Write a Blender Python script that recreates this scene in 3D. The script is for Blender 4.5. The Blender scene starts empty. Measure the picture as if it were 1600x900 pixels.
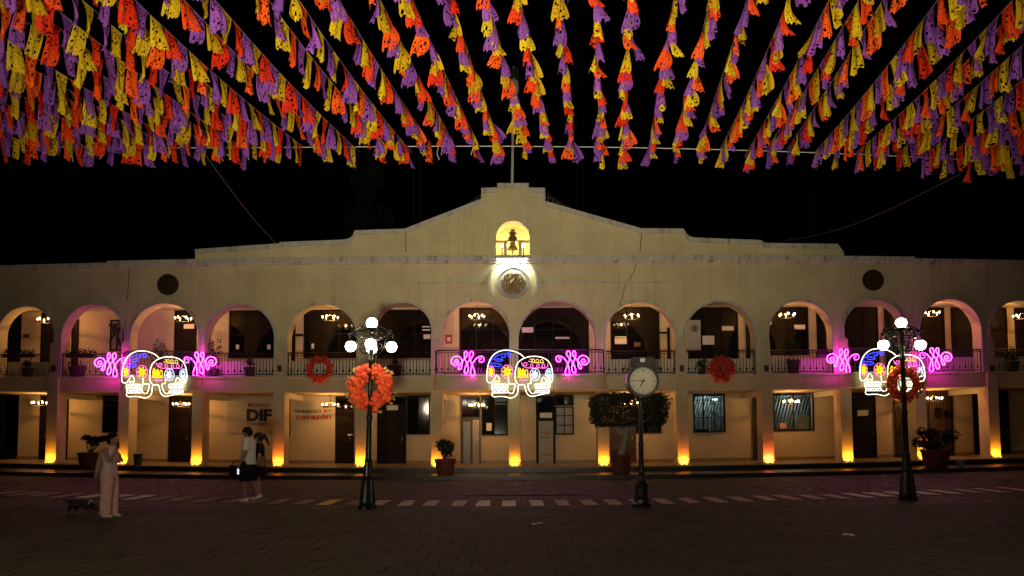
import bpy, bmesh, math, random
from mathutils import Vector, Matrix, noise
random.seed(7)
S = bpy.context.scene
COL = S.collection
R = math.radians

# ------------------------------------------------------------------ camera, world, light
FPX, PITCH, SHIFT, ROLL, HCAM = 1100.0, 3.0, 0.1055, -0.30, 1.6
cd = bpy.data.cameras.new("camera")
cam = bpy.data.objects.new("camera", cd)
COL.objects.link(cam)
cd.sensor_width = 36
cd.lens = FPX / 1600 * 36
cd.shift_y = SHIFT
cd.clip_start = 0.1
cd.clip_end = 2000
CM = Matrix.Translation((0, 0, HCAM)) @ Matrix.Rotation(R(90 + PITCH), 4, 'X') @ Matrix.Rotation(R(ROLL), 4, 'Z')
cam.matrix_world = CM
S.camera = cam

w = bpy.data.worlds.new("World")
S.world = w
w.use_nodes = True
wn = w.node_tree
sky = wn.nodes.new("ShaderNodeTexSky")
sky.sky_type = 'NISHITA'
sky.sun_disc = False
sky.sun_elevation = R(-6)
sky.sun_rotation = R(200)
wn.links.new(sky.outputs[0], wn.nodes["Background"].inputs[0])
wn.nodes["Background"].inputs[1].default_value = 0.006

sl = bpy.data.lights.new("moon", 'SUN')
sl.energy = 0.05
sl.angle = R(25)
sl.color = (1.0, 0.86, 0.66)
so = bpy.data.objects.new("moon", sl)
so.rotation_euler = (R(38), 0, R(-12))
COL.objects.link(so)

S.view_settings.view_transform = 'Standard'
S.view_settings.look = 'None'
S.view_settings.exposure = 0
S.view_settings.gamma = 1
S.render.engine = 'CYCLES'
S.cycles.use_denoising = True
S.cycles.max_bounces = 5
S.cycles.diffuse_bounces = 3
S.cycles.glossy_bounces = 2
S.cycles.transparent_max_bounces = 12
S.cycles.caustics_reflective = False
S.cycles.caustics_refractive = False
S.cycles.sample_clamp_indirect = 4

# ------------------------------------------------------------------ projection helpers (photo pixel -> place)
def ray(px, py):
    d = Vector(((px - 800) / FPX, (450 + SHIFT * 1600 - py) / FPX, -1))
    return (CM.to_3x3() @ d)

YF = 26.8          # front face of the town hall
YB = 29.3          # back wall of its galleries
def bow(x): return 0.95 * (x / 20.5) ** 2
def camber(x): return 0.26 * (x / 20.5) ** 2
def warp(x, y, z):
    k = max(0.0, min(1.0, 1 - z / 8.3))
    return (x, y + bow(x), z + camber(x) * k)
def pl(px, py, Y):                      # unwarped x, z on the bowed plane y = Y
    d = ray(px, py); x = 0
    for _ in range(6):
        yy = Y + bow(x); t = yy / d.y; x = d.x * t; z = HCAM + d.z * t
    c = camber(x)
    z0 = z
    if z0 < 8.3: z = (z0 - c) / (1 - c / 8.3)
    return x, z
def gp(px, py):                         # point on the ground
    d = ray(px, py); zg = 0
    for _ in range(8):
        t = (zg - HCAM) / d.z; x = d.x * t; zg = camber(x)
    return Vector((x, d.y * t, zg))
def at(px, py, Y):                      # world point at depth Y
    d = ray(px, py); t = Y / d.y
    return Vector((d.x * t, Y, HCAM + d.z * t))

# ------------------------------------------------------------------ materials
MATS = {}
def mat(name, base, rough=0.7, metal=0.0, var=0.15, scale=3.0, bump=0.0, bscale=40, spec=0.5, emit=None, estr=0.0, dirt=None, hue=None):
    if name in MATS: return MATS[name]
    m = bpy.data.materials.new(name); m.use_nodes = True
    nt = m.node_tree; b = nt.nodes["Principled BSDF"]
    b.inputs["Roughness"].default_value = rough
    b.inputs["Metallic"].default_value = metal
    b.inputs["Specular IOR Level"].default_value = spec
    tc = nt.nodes.new("ShaderNodeTexCoord")
    n = nt.nodes.new("ShaderNodeTexNoise"); n.inputs["Scale"].default_value = scale; n.inputs["Detail"].default_value = 6; n.inputs["Roughness"].default_value = 0.65
    nt.links.new(tc.outputs["Object"], n.inputs["Vector"])
    r = nt.nodes.new("ShaderNodeValToRGB")
    c2 = hue or base
    r.color_ramp.elements[0].position = 0.3; r.color_ramp.elements[1].position = 0.7
    r.color_ramp.elements[0].color = (*[max(0, c * (1 - var)) for c in base], 1)
    r.color_ramp.elements[1].color = (*[min(1, c * (1 + var)) for c in c2], 1)
    nt.links.new(n.outputs["Fac"], r.inputs[0])
    out = r.outputs[0]
    if dirt:                             # vertical weather streaks
        mp = nt.nodes.new("ShaderNodeMapping"); mp.inputs["Scale"].default_value = (2.2, 2.2, 0.18)
        nt.links.new(tc.outputs["Object"], mp.inputs["Vector"])
        n2 = nt.nodes.new("ShaderNodeTexNoise"); n2.inputs["Scale"].default_value = 1.6; n2.inputs["Detail"].default_value = 8; n2.inputs["Roughness"].default_value = 0.75
        nt.links.new(mp.outputs[0], n2.inputs["Vector"])
        r2 = nt.nodes.new("ShaderNodeValToRGB"); r2.color_ramp.elements[0].position = 0.53; r2.color_ramp.elements[1].position = 0.70
        r2.color_ramp.elements[1].color = (dirt[3],) * 3 + (1,)
        nt.links.new(n2.outputs["Fac"], r2.inputs[0])
        mx = nt.nodes.new("ShaderNodeMixRGB"); mx.inputs[2].default_value = (*dirt[:3], 1)
        nt.links.new(r2.outputs[0], mx.inputs[0]); nt.links.new(out, mx.inputs[1]); out = mx.outputs[0]
    nt.links.new(out, b.inputs["Base Color"])
    if bump:
        n3 = nt.nodes.new("ShaderNodeTexNoise"); n3.inputs["Scale"].default_value = bscale; n3.inputs["Detail"].default_value = 4
        nt.links.new(tc.outputs["Object"], n3.inputs["Vector"])
        bp = nt.nodes.new("ShaderNodeBump"); bp.inputs["Strength"].default_value = bump; bp.inputs["Distance"].default_value = 0.02
        nt.links.new(n3.outputs["Fac"], bp.inputs["Height"]); nt.links.new(bp.outputs[0], b.inputs["Normal"])
    if emit:
        b.inputs["Emission Color"].default_value = (*emit, 1); b.inputs["Emission Strength"].default_value = estr
    MATS[name] = m
    return m

FLOOD = 12000  # power of the assumed floodlight behind the camera
UPE = 21.0
def emat(name, col, st):
    if name in MATS: return MATS[name]
    m = bpy.data.materials.new(name); m.use_nodes = True
    nt = m.node_tree; nt.nodes.clear()
    o = nt.nodes.new("ShaderNodeOutputMaterial"); e = nt.nodes.new("ShaderNodeEmission")
    e.inputs[0].default_value = (*col, 1); e.inputs[1].default_value = st
    nt.links.new(e.outputs[0], o.inputs[0]); MATS[name] = m
    return m

WALL = mat("cream_stucco", (0.66, 0.565, 0.335), 0.85, var=0.16, scale=0.55, bump=0.25, bscale=30, dirt=(0.30, 0.24, 0.14, 0.38))
INNER = mat("gallery_plaster", (0.62, 0.52, 0.36), 0.85, var=0.06, scale=1.3, bump=0.15, bscale=25, dirt=(0.42, 0.33, 0.2, 0.35))
TRIM = mat("white_moulding_paint", (0.55, 0.52, 0.46), 0.8, var=0.14, scale=2.2, bump=0.2, dirt=(0.06, 0.05, 0.04, 0.95))
PIERM = mat("pier_stucco", (0.55, 0.46, 0.29), 0.85, var=0.1, scale=1.4, bump=0.25, bscale=30, dirt=(0.34, 0.28, 0.17, 0.5))
CEIL = mat("ceiling_plaster", (0.62, 0.57, 0.46), 0.9, var=0.06)
DARKWOOD = mat("dark_wood", (0.014, 0.009, 0.006), 0.6, spec=0.15, var=0.35, scale=6, bump=0.2)
BROWN = mat("brown_painted_steel", (0.05, 0.026, 0.017), 0.5, var=0.25, scale=5)
IRON = mat("black_iron", (0.012, 0.011, 0.011), 0.45, var=0.3, scale=8)
LAMPIRON = mat("glossy_black_cast_iron", (0.010, 0.011, 0.011), 0.28, metal=0.0, var=0.4, scale=9, bump=0.1, spec=0.25)
GLASS = mat("dark_glass", (0.006, 0.006, 0.007), 0.06, var=0.2, scale=2, spec=0.6)
PAPER = mat("white_paper", (0.75, 0.72, 0.66), 0.8, var=0.06)
PANELW = mat("pale_door_panel", (0.34, 0.32, 0.29), 0.5, var=0.1)
RED = mat("red_sign_paint", (0.45, 0.02, 0.02), 0.5, var=0.1)
REDTXT = mat("dark_red_lettering", (0.30, 0.02, 0.015), 0.6, var=0.1)
BRTXT = mat("brown_lettering", (0.20, 0.06, 0.03), 0.6, var=0.1)
BLKTXT = mat("black_lettering", (0.01, 0.01, 0.014), 0.6, var=0.1)
BRONZE = mat("aged_bronze", (0.30, 0.20, 0.09), 0.42, metal=0.35, var=0.45, scale=14, bump=0.4)
PLAQ = mat("dark_brown_plaque", (0.05, 0.027, 0.012), 0.6, metal=0.2, var=0.4, scale=9, bump=0.5)
TERRA = mat("dark_red_clay", (0.12, 0.022, 0.014), 0.6, var=0.25, scale=6, bump=0.2)
LEAF = mat("dark_green_leaves", (0.017, 0.027, 0.010), 0.75, spec=0.2, var=0.5, scale=7)
BARK = mat("whitewashed_bark", (0.26, 0.24, 0.20), 0.85, var=0.25, scale=8, bump=0.4)
TRUNK = mat("brown_bark", (0.08, 0.05, 0.03), 0.9, var=0.3, scale=8, bump=0.5)
PAVE = mat("dark_plaza_paving", (0.088, 0.084, 0.054), 0.8, spec=0.15, var=0.45, scale=1.1, bump=0.45, bscale=22, hue=(0.062, 0.058, 0.04))
BLOCK = mat("grey_brown_paving_block", (0.068, 0.060, 0.044), 0.72, spec=0.2, var=0.4, scale=2.1, bump=0.4, bscale=26)
GROUT = mat("dark_joint_earth", (0.022, 0.017, 0.012), 0.9, var=0.3)
STEP = mat("dark_polished_step", (0.030, 0.022, 0.018), 0.32, var=0.35, scale=3, bump=0.15)
FLOORM = mat("gallery_floor_tile", (0.30, 0.22, 0.12), 0.4, var=0.15, scale=3)
def lum(n, c, s=1.0): return emat("neon_" + n, c, s)
NPINK = lum("pink", (38.0, 0.85, 27.0)); NWHITE = lum("white", (3.0, 3.0, 2.0)); NTEETH = lum("cream_white", (3.0, 3.0, 2.1)); NYEL = lum("yellow", (3.2, 1.5, 0.02))
NBLUE = lum("blue", (0.13, 0.22, 5.0)); NICE = lum("ice_blue_white", (1.5, 1.7, 2.4)); NROSE = lum("rose", (3.0, 0.42, 1.6)); NGOLD = lum("pale_gold", (2.2, 1.3, 0.3))
GLOBE = emat("warm_white_globe", (1.0, 0.87, 0.62), 24)
OPAL = mat("unlit_opal_glass", (0.5, 0.47, 0.4), 0.2, var=0.05)
BULB = emat("candle_bulb", (1.0, 0.62, 0.28), 14)
AMBERL = emat("amber_lens", (1.0, 0.55, 0.06), 6)
COOLL = emat("cool_white_tube", (0.85, 0.95, 1.0), 14)

# ------------------------------------------------------------------ mesh builder
class MB:
    def __init__(s): s.v = []; s.f = []
    def quad(s, a, b, c, d):
        i = len(s.v); s.v += [a, b, c, d]; s.f.append((i, i + 1, i + 2, i + 3)); return s
    def poly(s, pts):
        i = len(s.v); s.v += list(pts); s.f.append(tuple(range(i, i + len(pts)))); return s
    def box(s, x0, x1, y0, y1, z0, z1):
        if x0 > x1: x0, x1 = x1, x0
        if z0 > z1: z0, z1 = z1, z0
        i = len(s.v)
        s.v += [(x0, y0, z0), (x1, y0, z0), (x1, y1, z0), (x0, y1, z0), (x0, y0, z1), (x1, y0, z1), (x1, y1, z1), (x0, y1, z1)]
        s.f += [(i, i + 3, i + 2, i + 1), (i + 4, i + 5, i + 6, i + 7), (i, i + 1, i + 5, i + 4), (i + 1, i + 2, i + 6, i + 5), (i + 2, i + 3, i + 7, i + 6), (i + 3, i, i + 4, i + 7)]
        return s
    def prism(s, pts, y0, y1):            # polygon in x,z extruded along y
        n = len(pts); i = len(s.v)
        s.v += [(x, y0, z) for x, z in pts] + [(x, y1, z) for x, z in pts]
        s.f.append(tuple(i + k for k in range(n))); s.f.append(tuple(i + n + k for k in reversed(range(n))))
        for k in range(n):
            l = (k + 1) % n; s.f.append((i + k, i + n + k, i + n + l, i + l))
        return s
    def slab(s, pts, z0, z1):             # polygon in x,y extruded along z
        n = len(pts); i = len(s.v)
        s.v += [(x, y, z0) for x, y in pts] + [(x, y, z1) for x, y in pts]
        s.f.append(tuple(i + k for k in reversed(range(n)))); s.f.append(tuple(i + n + k for k in range(n)))
        for k in range(n):
            l = (k + 1) % n; s.f.append((i + k, i + l, i + n + l, i + n + k))
        return s
    def tube(s, path, r, n=6, cap=True, closed=False):
        path = [Vector(p) for p in path]; m = len(path)
        if m < 2: return s
        rr = r if hasattr(r, '__len__') else [r] * m
        base = len(s.v); prev = None
        for k, p in enumerate(path):
            a = path[(k - 1) % m] if (k > 0 or closed) else p
            b = path[(k + 1) % m] if (k < m - 1 or closed) else p
            t = b - a
            if t.length < 1e-9: t = Vector((0, 0, 1))
            t.normalize()
            if prev is None:
                u = t.cross(Vector((0, 0, 1)) if abs(t.z) < 0.9 else Vector((0, 1, 0)))
            else:
                u = prev - t * prev.dot(t)
                if u.length < 1e-6: u = t.orthogonal()
            u.normalize(); prev = u; q = t.cross(u)
            for j in range(n):
                an = 2 * math.pi * j / n
                s.v.append(tuple(p + (u * math.cos(an) + q * math.sin(an)) * rr[k]))
        for k in range(m if closed else m - 1):
            k2 = (k + 1) % m
            for j in range(n):
                l = (j + 1) % n
                s.f.append((base + k * n + j, base + k * n + l, base + k2 * n + l, base + k2 * n + j))
        if cap and not closed:
            s.f.append(tuple(base + j for j in reversed(range(n))))
            s.f.append(tuple(base + (m - 1) * n + j for j in range(n)))
        return s
    def lathe(s, prof, c=(0, 0, 0), n=16, flute=0.0):
        base = len(s.v); m = len(prof)
        for r, z in prof:
            for j in range(n):
                an = 2 * math.pi * j / n; q = r * (1 - flute * (j % 2))
                s.v.append((c[0] + q * math.cos(an), c[1] + q * math.sin(an), c[2] + z))
        for k in range(m - 1):
            for j in range(n):
                l = (j + 1) % n
                s.f.append((base + k * n + j, base + k * n + l, base + (k + 1) * n + l, base + (k + 1) * n + j))
        s.f.append(tuple(base + j for j in reversed(range(n)))); s.f.append(tuple(base + (m - 1) * n + j for j in range(n)))
        return s
    def ball(s, c, r, n=12, m=8, sq=(1, 1, 1)):
        base = len(s.v); c = Vector(c)
        for k in range(m + 1):
            th = math.pi * k / m
            for j in range(n):
                ph = 2 * math.pi * j / n
                s.v.append((c.x + r * sq[0] * math.sin(th) * math.cos(ph), c.y + r * sq[1] * math.sin(th) * math.sin(ph), c.z + r * sq[2] * math.cos(th)))
        for k in range(m):
            for j in range(n):
                l = (j + 1) % n
                s.f.append((base + k * n + j, base + (k + 1) * n + j, base + (k + 1) * n + l, base + k * n + l))
        return s
    def disc(s, c, r, y0, y1, n=28):      # disc facing the street
        return s.prism([(c[0] + r * math.sin(2 * math.pi * k / n), c[1] + r * math.cos(2 * math.pi * k / n)) for k in range(n)], y0, y1)
    def ringy(s, c, r0, r1, y0, y1, a0=0, a1=360, n=32):   # annulus sector facing the street
        ang = [R(a0 + (a1 - a0) * k / n) for k in range(n + 1)]
        for k in range(n):
            p = [(c[0] + r * math.sin(a), c[1] + r * math.cos(a)) for r, a in ((r0, ang[k]), (r1, ang[k]), (r1, ang[k + 1]), (r0, ang[k + 1]))]
            s.quad(*[(x, y0, z) for x, z in reversed(p)])
            s.quad((p[1][0], y0, p[1][1]), (p[1][0], y1, p[1][1]), (p[2][0], y1, p[2][1]), (p[2][0], y0, p[2][1]))
            s.quad((p[0][0], y0, p[0][1]), (p[3][0], y0, p[3][1]), (p[3][0], y1, p[3][1]), (p[0][0], y1, p[0][1]))
        return s
    def leaf(s, c, size, nrm=None, asp=0.5):
        c = Vector(c)
        u = Vector((random.gauss(0, 1), random.gauss(0, 1), random.gauss(0, 1))).normalized()
        v = u.orthogonal().normalized(); v = Matrix.Rotation(random.random() * 6.28, 3, u) @ v
        return s.quad(tuple(c - u * size), tuple(c - v * size * asp), tuple(c + u * size), tuple(c + v * size * asp))

OFF = {}
def mesh_obj(name, me, parent=None):
    o = bpy.data.objects.new(name, me); COL.objects.link(o)
    if parent: o.parent = parent
    return o
def build(name, mb, m, parent=None, wp=False, smooth=False, local=False):
    off = Vector((0, 0, 0))
    if parent is not None and not local: off = OFF.get(parent.name, Vector((0, 0, 0)))
    vs = []
    for v in mb.v:
        if wp: v = warp(*v)
        vs.append((v[0] - off.x, v[1] - off.y, v[2] - off.z))
    me = bpy.data.meshes.new(name); me.from_pydata(vs, [], mb.f)
    if smooth:
        me.polygons.foreach_set("use_smooth", [True] * len(me.polygons))
        me.set_sharp_from_angle(angle=R(50))
    me.materials.append(m)
    o = mesh_obj(name, me, parent)
    OFF[o.name] = off
    return o
def tag(o, label=None, cat=None, group=None, kind=None):
    if label: o["label"] = label
    if cat: o["category"] = cat
    if group: o["group"] = group
    if kind: o["kind"] = kind
    return o
def thing(name, label, cat, loc=(0, 0, 0), group=None, rz=0):
    o = bpy.data.objects.new(name, None); COL.objects.link(o)
    o.empty_display_size = 0.1
    o.location = loc; o.rotation_euler = (0, 0, rz)
    OFF[o.name] = Vector(loc)
    return tag(o, label, cat, group)
def dup(root, loc, label=None, rz=None):
    def cp(o, p):
        c = o.copy(); COL.objects.link(c)
        if p: c.parent = p
        for ch in list(o.children): cp(ch, c)
        return c
    r = cp(root, None); r.location = loc
    if rz is not None: r.rotation_euler = (0, 0, rz)
    if label: r["label"] = label
    OFF[r.name] = Vector(loc)
    return r
def lamp(name, kind, energy, col, loc, parent=None, size=0.1, rot=None, spot=None, blend=0.5):
    l = bpy.data.lights.new(name, kind); l.energy = energy; l.color = col
    if kind in ('POINT', 'SPOT'): l.shadow_soft_size = size
    if kind == 'SPOT': l.spot_size = R(spot); l.spot_blend = blend
    o = bpy.data.objects.new(name, l); COL.objects.link(o)
    if parent: o.parent = parent; o.location = Vector(loc) - OFF.get(parent.name, Vector((0, 0, 0)))
    else: o.location = loc
    if rot: o.rotation_euler = rot
    return o, l
def text_mb(txt, size, thick=0.006, bold=0.0):
    cu = bpy.data.curves.new("t", 'FONT'); cu.body = txt; cu.size = size; cu.align_x = 'CENTER'; cu.extrude = thick; cu.resolution_u = 3; cu.offset = bold * size
    o = bpy.data.objects.new("t", cu); COL.objects.link(o)
    dg = bpy.context.evaluated_depsgraph_get(); dg.update()
    me = bpy.data.meshes.new_from_object(o.evaluated_get(dg))
    mb = MB(); mb.v = [tuple(v.co) for v in me.vertices]; mb.f = [tuple(p.vertices) for p in me.polygons]
    bpy.data.objects.remove(o); bpy.data.curves.remove(cu); bpy.data.meshes.remove(me)
    return mb
def put_text(mb, x, y, z, ws=None, sx=1.0):      # stand the text on a wall facing -y
    if ws:
        xs = [v[0] for v in mb.v]; sx = ws / (max(xs) - min(xs))
    mb.v = [(x + v[0] * sx, y - v[2], z + v[1]) for v in mb.v]
    return mb
def spline(pts, sub=4, closed=False):
    P = [Vector((*p, 0)) if len(p) == 2 else Vector(p) for p in pts]; n = len(P); out = []
    rng = range(n if closed else n - 1)
    for i in rng:
        p0 = P[(i - 1) % n] if (closed or i > 0) else P[i]
        p1 = P[i]; p2 = P[(i + 1) % n]
        p3 = P[(i + 2) % n] if (closed or i + 2 < n) else p2
        for k in range(sub):
            t = k / sub
            out.append(0.5 * ((2 * p1) + (p2 - p0) * t + (2 * p0 - 5 * p1 + 4 * p2 - p3) * t * t + (3 * p1 - p0 - 3 * p2 + p3) * t ** 3))
    if not closed: out.append(P[-1])
    return out

# ------------------------------------------------------------------ ground, street, sidewalk
XS = [-60, -40, -30, -24] + [i * 1.0 for i in range(-22, 23)] + [24, 30, 40, 60]
def sheet(name, y0, y1, ny, z, m, x0=-60, x1=60):
    mb = MB(); xs = [x for x in XS if x0 <= x <= x1]
    for a, b in zip(xs[:-1], xs[1:]):
        for k in range(ny):
            ya = y0 + (y1 - y0) * k / ny; yb = y0 + (y1 - y0) * (k + 1) / ny
            mb.quad(*[(x, y, z + camber(min(max(x, -26), 26))) for x, y in ((a, ya), (b, ya), (b, yb), (a, yb))])
    return build(name, mb, m)
gr = sheet("ground", -30, 400, 4, -0.03, GROUT); tag(gr, kind="structure")
YK = 24.15       # kerb line
def pavers(mb, x0, x1, y0, y1, w, d, gap, z, jit, bowed):
    ny = int((y1 - y0) / d); nx = int((x1 - x0) / w)
    for j in range(ny):
        for i in range(nx):
            xa = x0 + i * w + (0.5 * w if j % 2 else 0); ya = y0 + j * d
            c = camber(xa); b = bow(xa) if bowed else 0
            h = z + random.uniform(-jit, jit); tx = random.uniform(-jit, jit) * 0.8; ty = random.uniform(-jit, jit) * 0.8
            x1_, y1_ = xa + w - gap, ya + d - gap
            P = [(xa, ya), (x1_, ya), (x1_, y1_), (xa, y1_)]
            H = [h - tx - ty, h + tx - ty, h + tx + ty, h - tx + ty]
            k = len(mb.v)
            mb.v += [(p[0], p[1] + b, c - 0.055) for p in P] + [(p[0], p[1] + b, c + hh) for p, hh in zip(P, H)]
            mb.f += [(k + 4, k + 5, k + 6, k + 7), (k, k + 1, k + 5, k + 4), (k + 1, k + 2, k + 6, k + 5), (k + 2, k + 3, k + 7, k + 6), (k + 3, k, k + 4, k + 7)]
plaza = sheet("plaza", -30, 14.9, 6, -0.024, GROUT); tag(plaza, kind="structure")
mb = MB(); pavers(mb, -13.5, 13.5, 6.6, 15.0, 0.4, 0.4, 0.012, 0.0, 0.003, False)
tag(build("paving_slabs", mb, PAVE, plaza), kind="stuff")
road = sheet("road", 14.9, YK + 1.2, 4, -0.024, GROUT); tag(road, kind="structure")
mb = MB(); pavers(mb, -22, 22, 15.02, YK + 0.9, 0.3, 0.3, 0.014, 0.0, 0.0035, False)
tag(build("paving_blocks", mb, BLOCK, road), kind="stuff")

def strip_boxes(mb, y0, y1, z0, z1, x0=-23, x1=23, step=1.0):
    n = int((x1 - x0) / step)
    for i in range(n):
        mb.box(x0 + i * step, x0 + (i + 1) * step - 0.006, y0, y1, z0, z1)
    return mb
side = build("sidewalk", strip_boxes(MB(), YK, YF - 0.62, -0.05, 0.14, step=1.0), STEP, wp=True); tag(side, kind="structure")

# pedestrian crossing: painted stripes lying on the road
cross = thing("pedestrian_crossing", None, None); tag(cross, kind="structure")
SP = [(20, 771), (75, 772.5), (145, 773), (215, 775), (295, 775.5), (370, 777), (435, 778), (505, 779.5), (570, 780), (655, 782), (735, 783), (800, 784), (875, 784.5), (955, 785.5), (1030, 786), (1115, 786.5), (1190, 786.5), (1272, 787), (1352, 787), (1435, 787.5), (1512, 787.5), (1590, 787.5)]
SP = [(x / 2, y) for x, y in SP] + [(839, 787), (879, 786.5), (919, 786), (958, 785.5), (997, 785), (1036, 784), (1076, 783), (1118, 782), (1156, 781), (1195, 779.5), (1230, 778.5), (1269, 778), (1305, 777), (1341, 775), (1375, 774), (1407, 772.5), (1440, 771), (1475, 769.5), (1510, 768), (1545, 767), (1582, 765)]
PAINTS = [mat("worn_white_road_paint", (0.36, 0.30, 0.25), 0.8, spec=0.1, var=0.5, scale=9, bump=0.3), mat("fresh_white_road_paint", (0.78, 0.70, 0.64), 0.8, spec=0.1, var=0.35, scale=9, bump=0.3),
          mat("faded_pink_road_paint", (0.52, 0.39, 0.36), 0.8, spec=0.1, var=0.45, scale=9, bump=0.3), mat("faint_road_paint", (0.24, 0.19, 0.16), 0.8, spec=0.1, var=0.5, scale=9, bump=0.3), mat("yellow_road_paint", (0.75, 0.5, 0.16), 0.8, spec=0.1, var=0.4, scale=9)]
for i, (px, py) in enumerate(SP):
    p = gp(px, py); hw, hd = 0.145, 0.55
    q = 3
    if px < 300: q = 1 if 110 < px < 250 else 0
    if px > 560: q = 2
    if 740 < px < 860: q = 1
    if 900 < px < 1000: q = 2
    if 1320 < px < 1500: q = 1
    if 505 < px < 530: q = 4
    mb = MB(); c = camber(p.x)
    j = [random.uniform(-0.02, 0.02) for _ in range(8)]
    zt = c + 0.026
    mb.slab([(p.x - hw + j[0], p.y - hd + j[1]), (p.x + hw + j[2], p.y - hd + j[3]), (p.x + hw + j[4], p.y + hd + j[5]), (p.x - hw + j[6], p.y + hd + j[7])], zt - 0.016, zt)
    build("stripe", mb, PAINTS[q], cross)
mb = MB()
p = gp(820, 774.5); mb.box(p.x - 1.6, p.x + 1.7, p.y - 0.04, p.y + 0.04, 0, 0.013); build("thin_line", mb, PAINTS[1], cross)
p = gp(803, 758); mb.box(p.x - 0.16, p.x + 0.2, p.y - 0.2, p.y + 0.2, 0, 0.022); build("stripe", mb, PAINTS[3], cross)

# ------------------------------------------------------------------ town hall
ZG, ZS0, ZS1, ZC0, ZC1, ZCEIL = 0.33, 3.17, 3.78, 8.12, 8.40, 6.88
HALL = thing("town_hall", "two storey cream town hall with arched upper gallery and stepped gable", "town hall", (0, YF, 0))
ARCH = [(41, 44, 479), (146, 49, 476), (257, 53.5, 474), (375, 54, 476), (503.5, 54, 475), (629, 45, 473), (743, 53, 471), (871, 61, 470.5), (1000.5, 54.5, 472), (1125, 54.5, 472), (1251, 50, 470.5), (1367, 49, 469), (1485, 48, 468), (1594, 47, 470)]
AR = []
for cx, hw, ay in ARCH:
    x, _ = pl(cx, 530, YF); xa, _ = pl(cx - hw, 530, YF); xb, _ = pl(cx + hw, 530, YF)
    _, za = pl(cx, ay, YF); AR.append(((xa + xb) / 2, (xb - xa) / 2, za))
PIERPX = [(-30, 0), (82.5, 17), (194.5, 17), (309.5, 18), (436.5, 18), (565, 17), (683, 17), (804, 17), (942.5, 16), (1066.5, 17), (1199, 18), (1322, 16), (1438.5, 17), (1552, 16)]
PX = [pl(c, 690, YF)[0] for c, _ in PIERPX]
XL, XR = AR[0][0] - AR[0][1] - 0.9, AR[-1][0] + AR[-1][1] + 0.9

def strips(mb, st, y0, y1):
    """st: (xa, xb, zb_a, zb_b, zt_a, zt_b), left to right"""
    for k, (xa, xb, ba, bb, ta, tb) in enumerate(st):
        mb.quad((xa, y0, ba), (xb, y0, bb), (xb, y0, tb), (xa, y0, ta))
        mb.quad((xb, y1, bb), (xa, y1, ba), (xa, y1, ta), (xb, y1, tb))
        mb.quad((xa, y1, ba), (xb, y1, bb), (xb, y0, bb), (xa, y0, ba))
        mb.quad((xa, y0, ta), (xb, y0, tb), (xb, y1, tb), (xa, y1, ta))
        for side in (0, 1):
            nb = st[k + 1] if side and k + 1 < len(st) else (st[k - 1] if not side and k > 0 else None)
            x = xb if side else xa; zb = bb if side else ba; zt = tb if side else ta
            iv = [(zb, zt)]
            if nb and abs((nb[0] if side else nb[1]) - x) < 1e-6:
                nb_b, nb_t = (nb[2], nb[4]) if side else (nb[3], nb[5]); iv = []
                if nb_b > zb + 1e-6: iv.append((zb, min(nb_b, zt)))
                if nb_t < zt - 1e-6: iv.append((max(nb_t, zb), zt))
            for lo, hi in iv:
                if side: mb.quad((x, y0, lo), (x, y1, lo), (x, y1, hi), (x, y0, hi))
                else: mb.quad((x, y1, lo), (x, y0, lo), (x, y0, hi), (x, y1, hi))
    return mb
TW = 0.52
st = []; x = XL
for cx, r, za in AR:
    st.append((x, cx - r, ZS1, ZS1, ZC0, ZC0))
    N = 22; xs = [cx - r * math.cos(math.pi * k / N) for k in range(N + 1)]
    zz = [za - r + r * math.sin(math.pi * k / N) for k in range(N + 1)]
    for k in range(N): st.append((xs[k], xs[k + 1], zz[k], zz[k + 1], ZC0, ZC0))
    x = cx + r
st.append((x, XR, ZS1, ZS1, ZC0, ZC0))
build("facade_wall", strips(MB(), st, YF, YF + TW), WALL, HALL, wp=True)
for cx, r, za in AR:                     # raised archivolt round each arch
    mb = MB(); mb.ringy((cx, za - r), r - 0.004, r + 0.085, YF - 0.045, YF + 0.02, -90, 90, 28)
    for s in (-1, 1):
        x0 = cx + s * (r - 0.004); x1 = cx + s * (r + 0.085); mb.box(x0, x1, YF - 0.045, YF + 0.02, ZS1 + 0.004, za - r)
    build("arch_moulding", mb, TRIM, HALL, wp=True)

# gallery slab between the storeys, its ledge, back wall, ceiling, floor
bounds = [XL] + PX[1:] + [XR]
mb = MB()
for a, b in zip(bounds[:-1], bounds[1:]):
    m_ = (a + b) / 2
    for u, v in ((a, m_), (m_, b)): mb.box(u, v, YF - 0.03, YB + 0.3, ZS0, ZS1 - 0.05)
build("gallery_slab", mb, PIERM, HALL, wp=True)
mb = MB()
for a, b in zip(bounds[:-1], bounds[1:]): mb.box(a, b, YF - 0.09, YB + 0.3, ZS1 - 0.05, ZS1)
build("slab_ledge", mb, TRIM, HALL, wp=True)
mb = MB()
for a, b in zip(bounds[:-1], bounds[1:]): mb.box(a, b, YF + TW, YB + 0.3, ZCEIL, ZCEIL + 0.2)
build("upper_ceiling", mb, CEIL, HALL, wp=True)
mb = MB()
for a, b in zip(bounds[:-1], bounds[1:]): mb.box(a, b, YF - 0.65, YB + 0.3, -0.05, ZG)
build("gallery_floor", mb, FLOORM, HALL, wp=True)
mb = MB()
for a, b in zip(bounds[:-1], bounds[1:]): mb.box(a, b, YF - 0.70, YF - 0.651, -0.05, ZG - 0.03)
build("floor_riser", mb, STEP, HALL, wp=True)
mb = MB()                                  # plain upper storey back wall
for a, b in zip(bounds[:-1], bounds[1:]): mb.box(a, b, YB, YB + 0.25, ZS1, ZCEIL)
build("upper_back_wall", mb, INNER, HALL, wp=True)
def bx(px): return pl(px, 600, YB)[0]
def bz(px, py): return pl(px, py, YB)[1]
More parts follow.
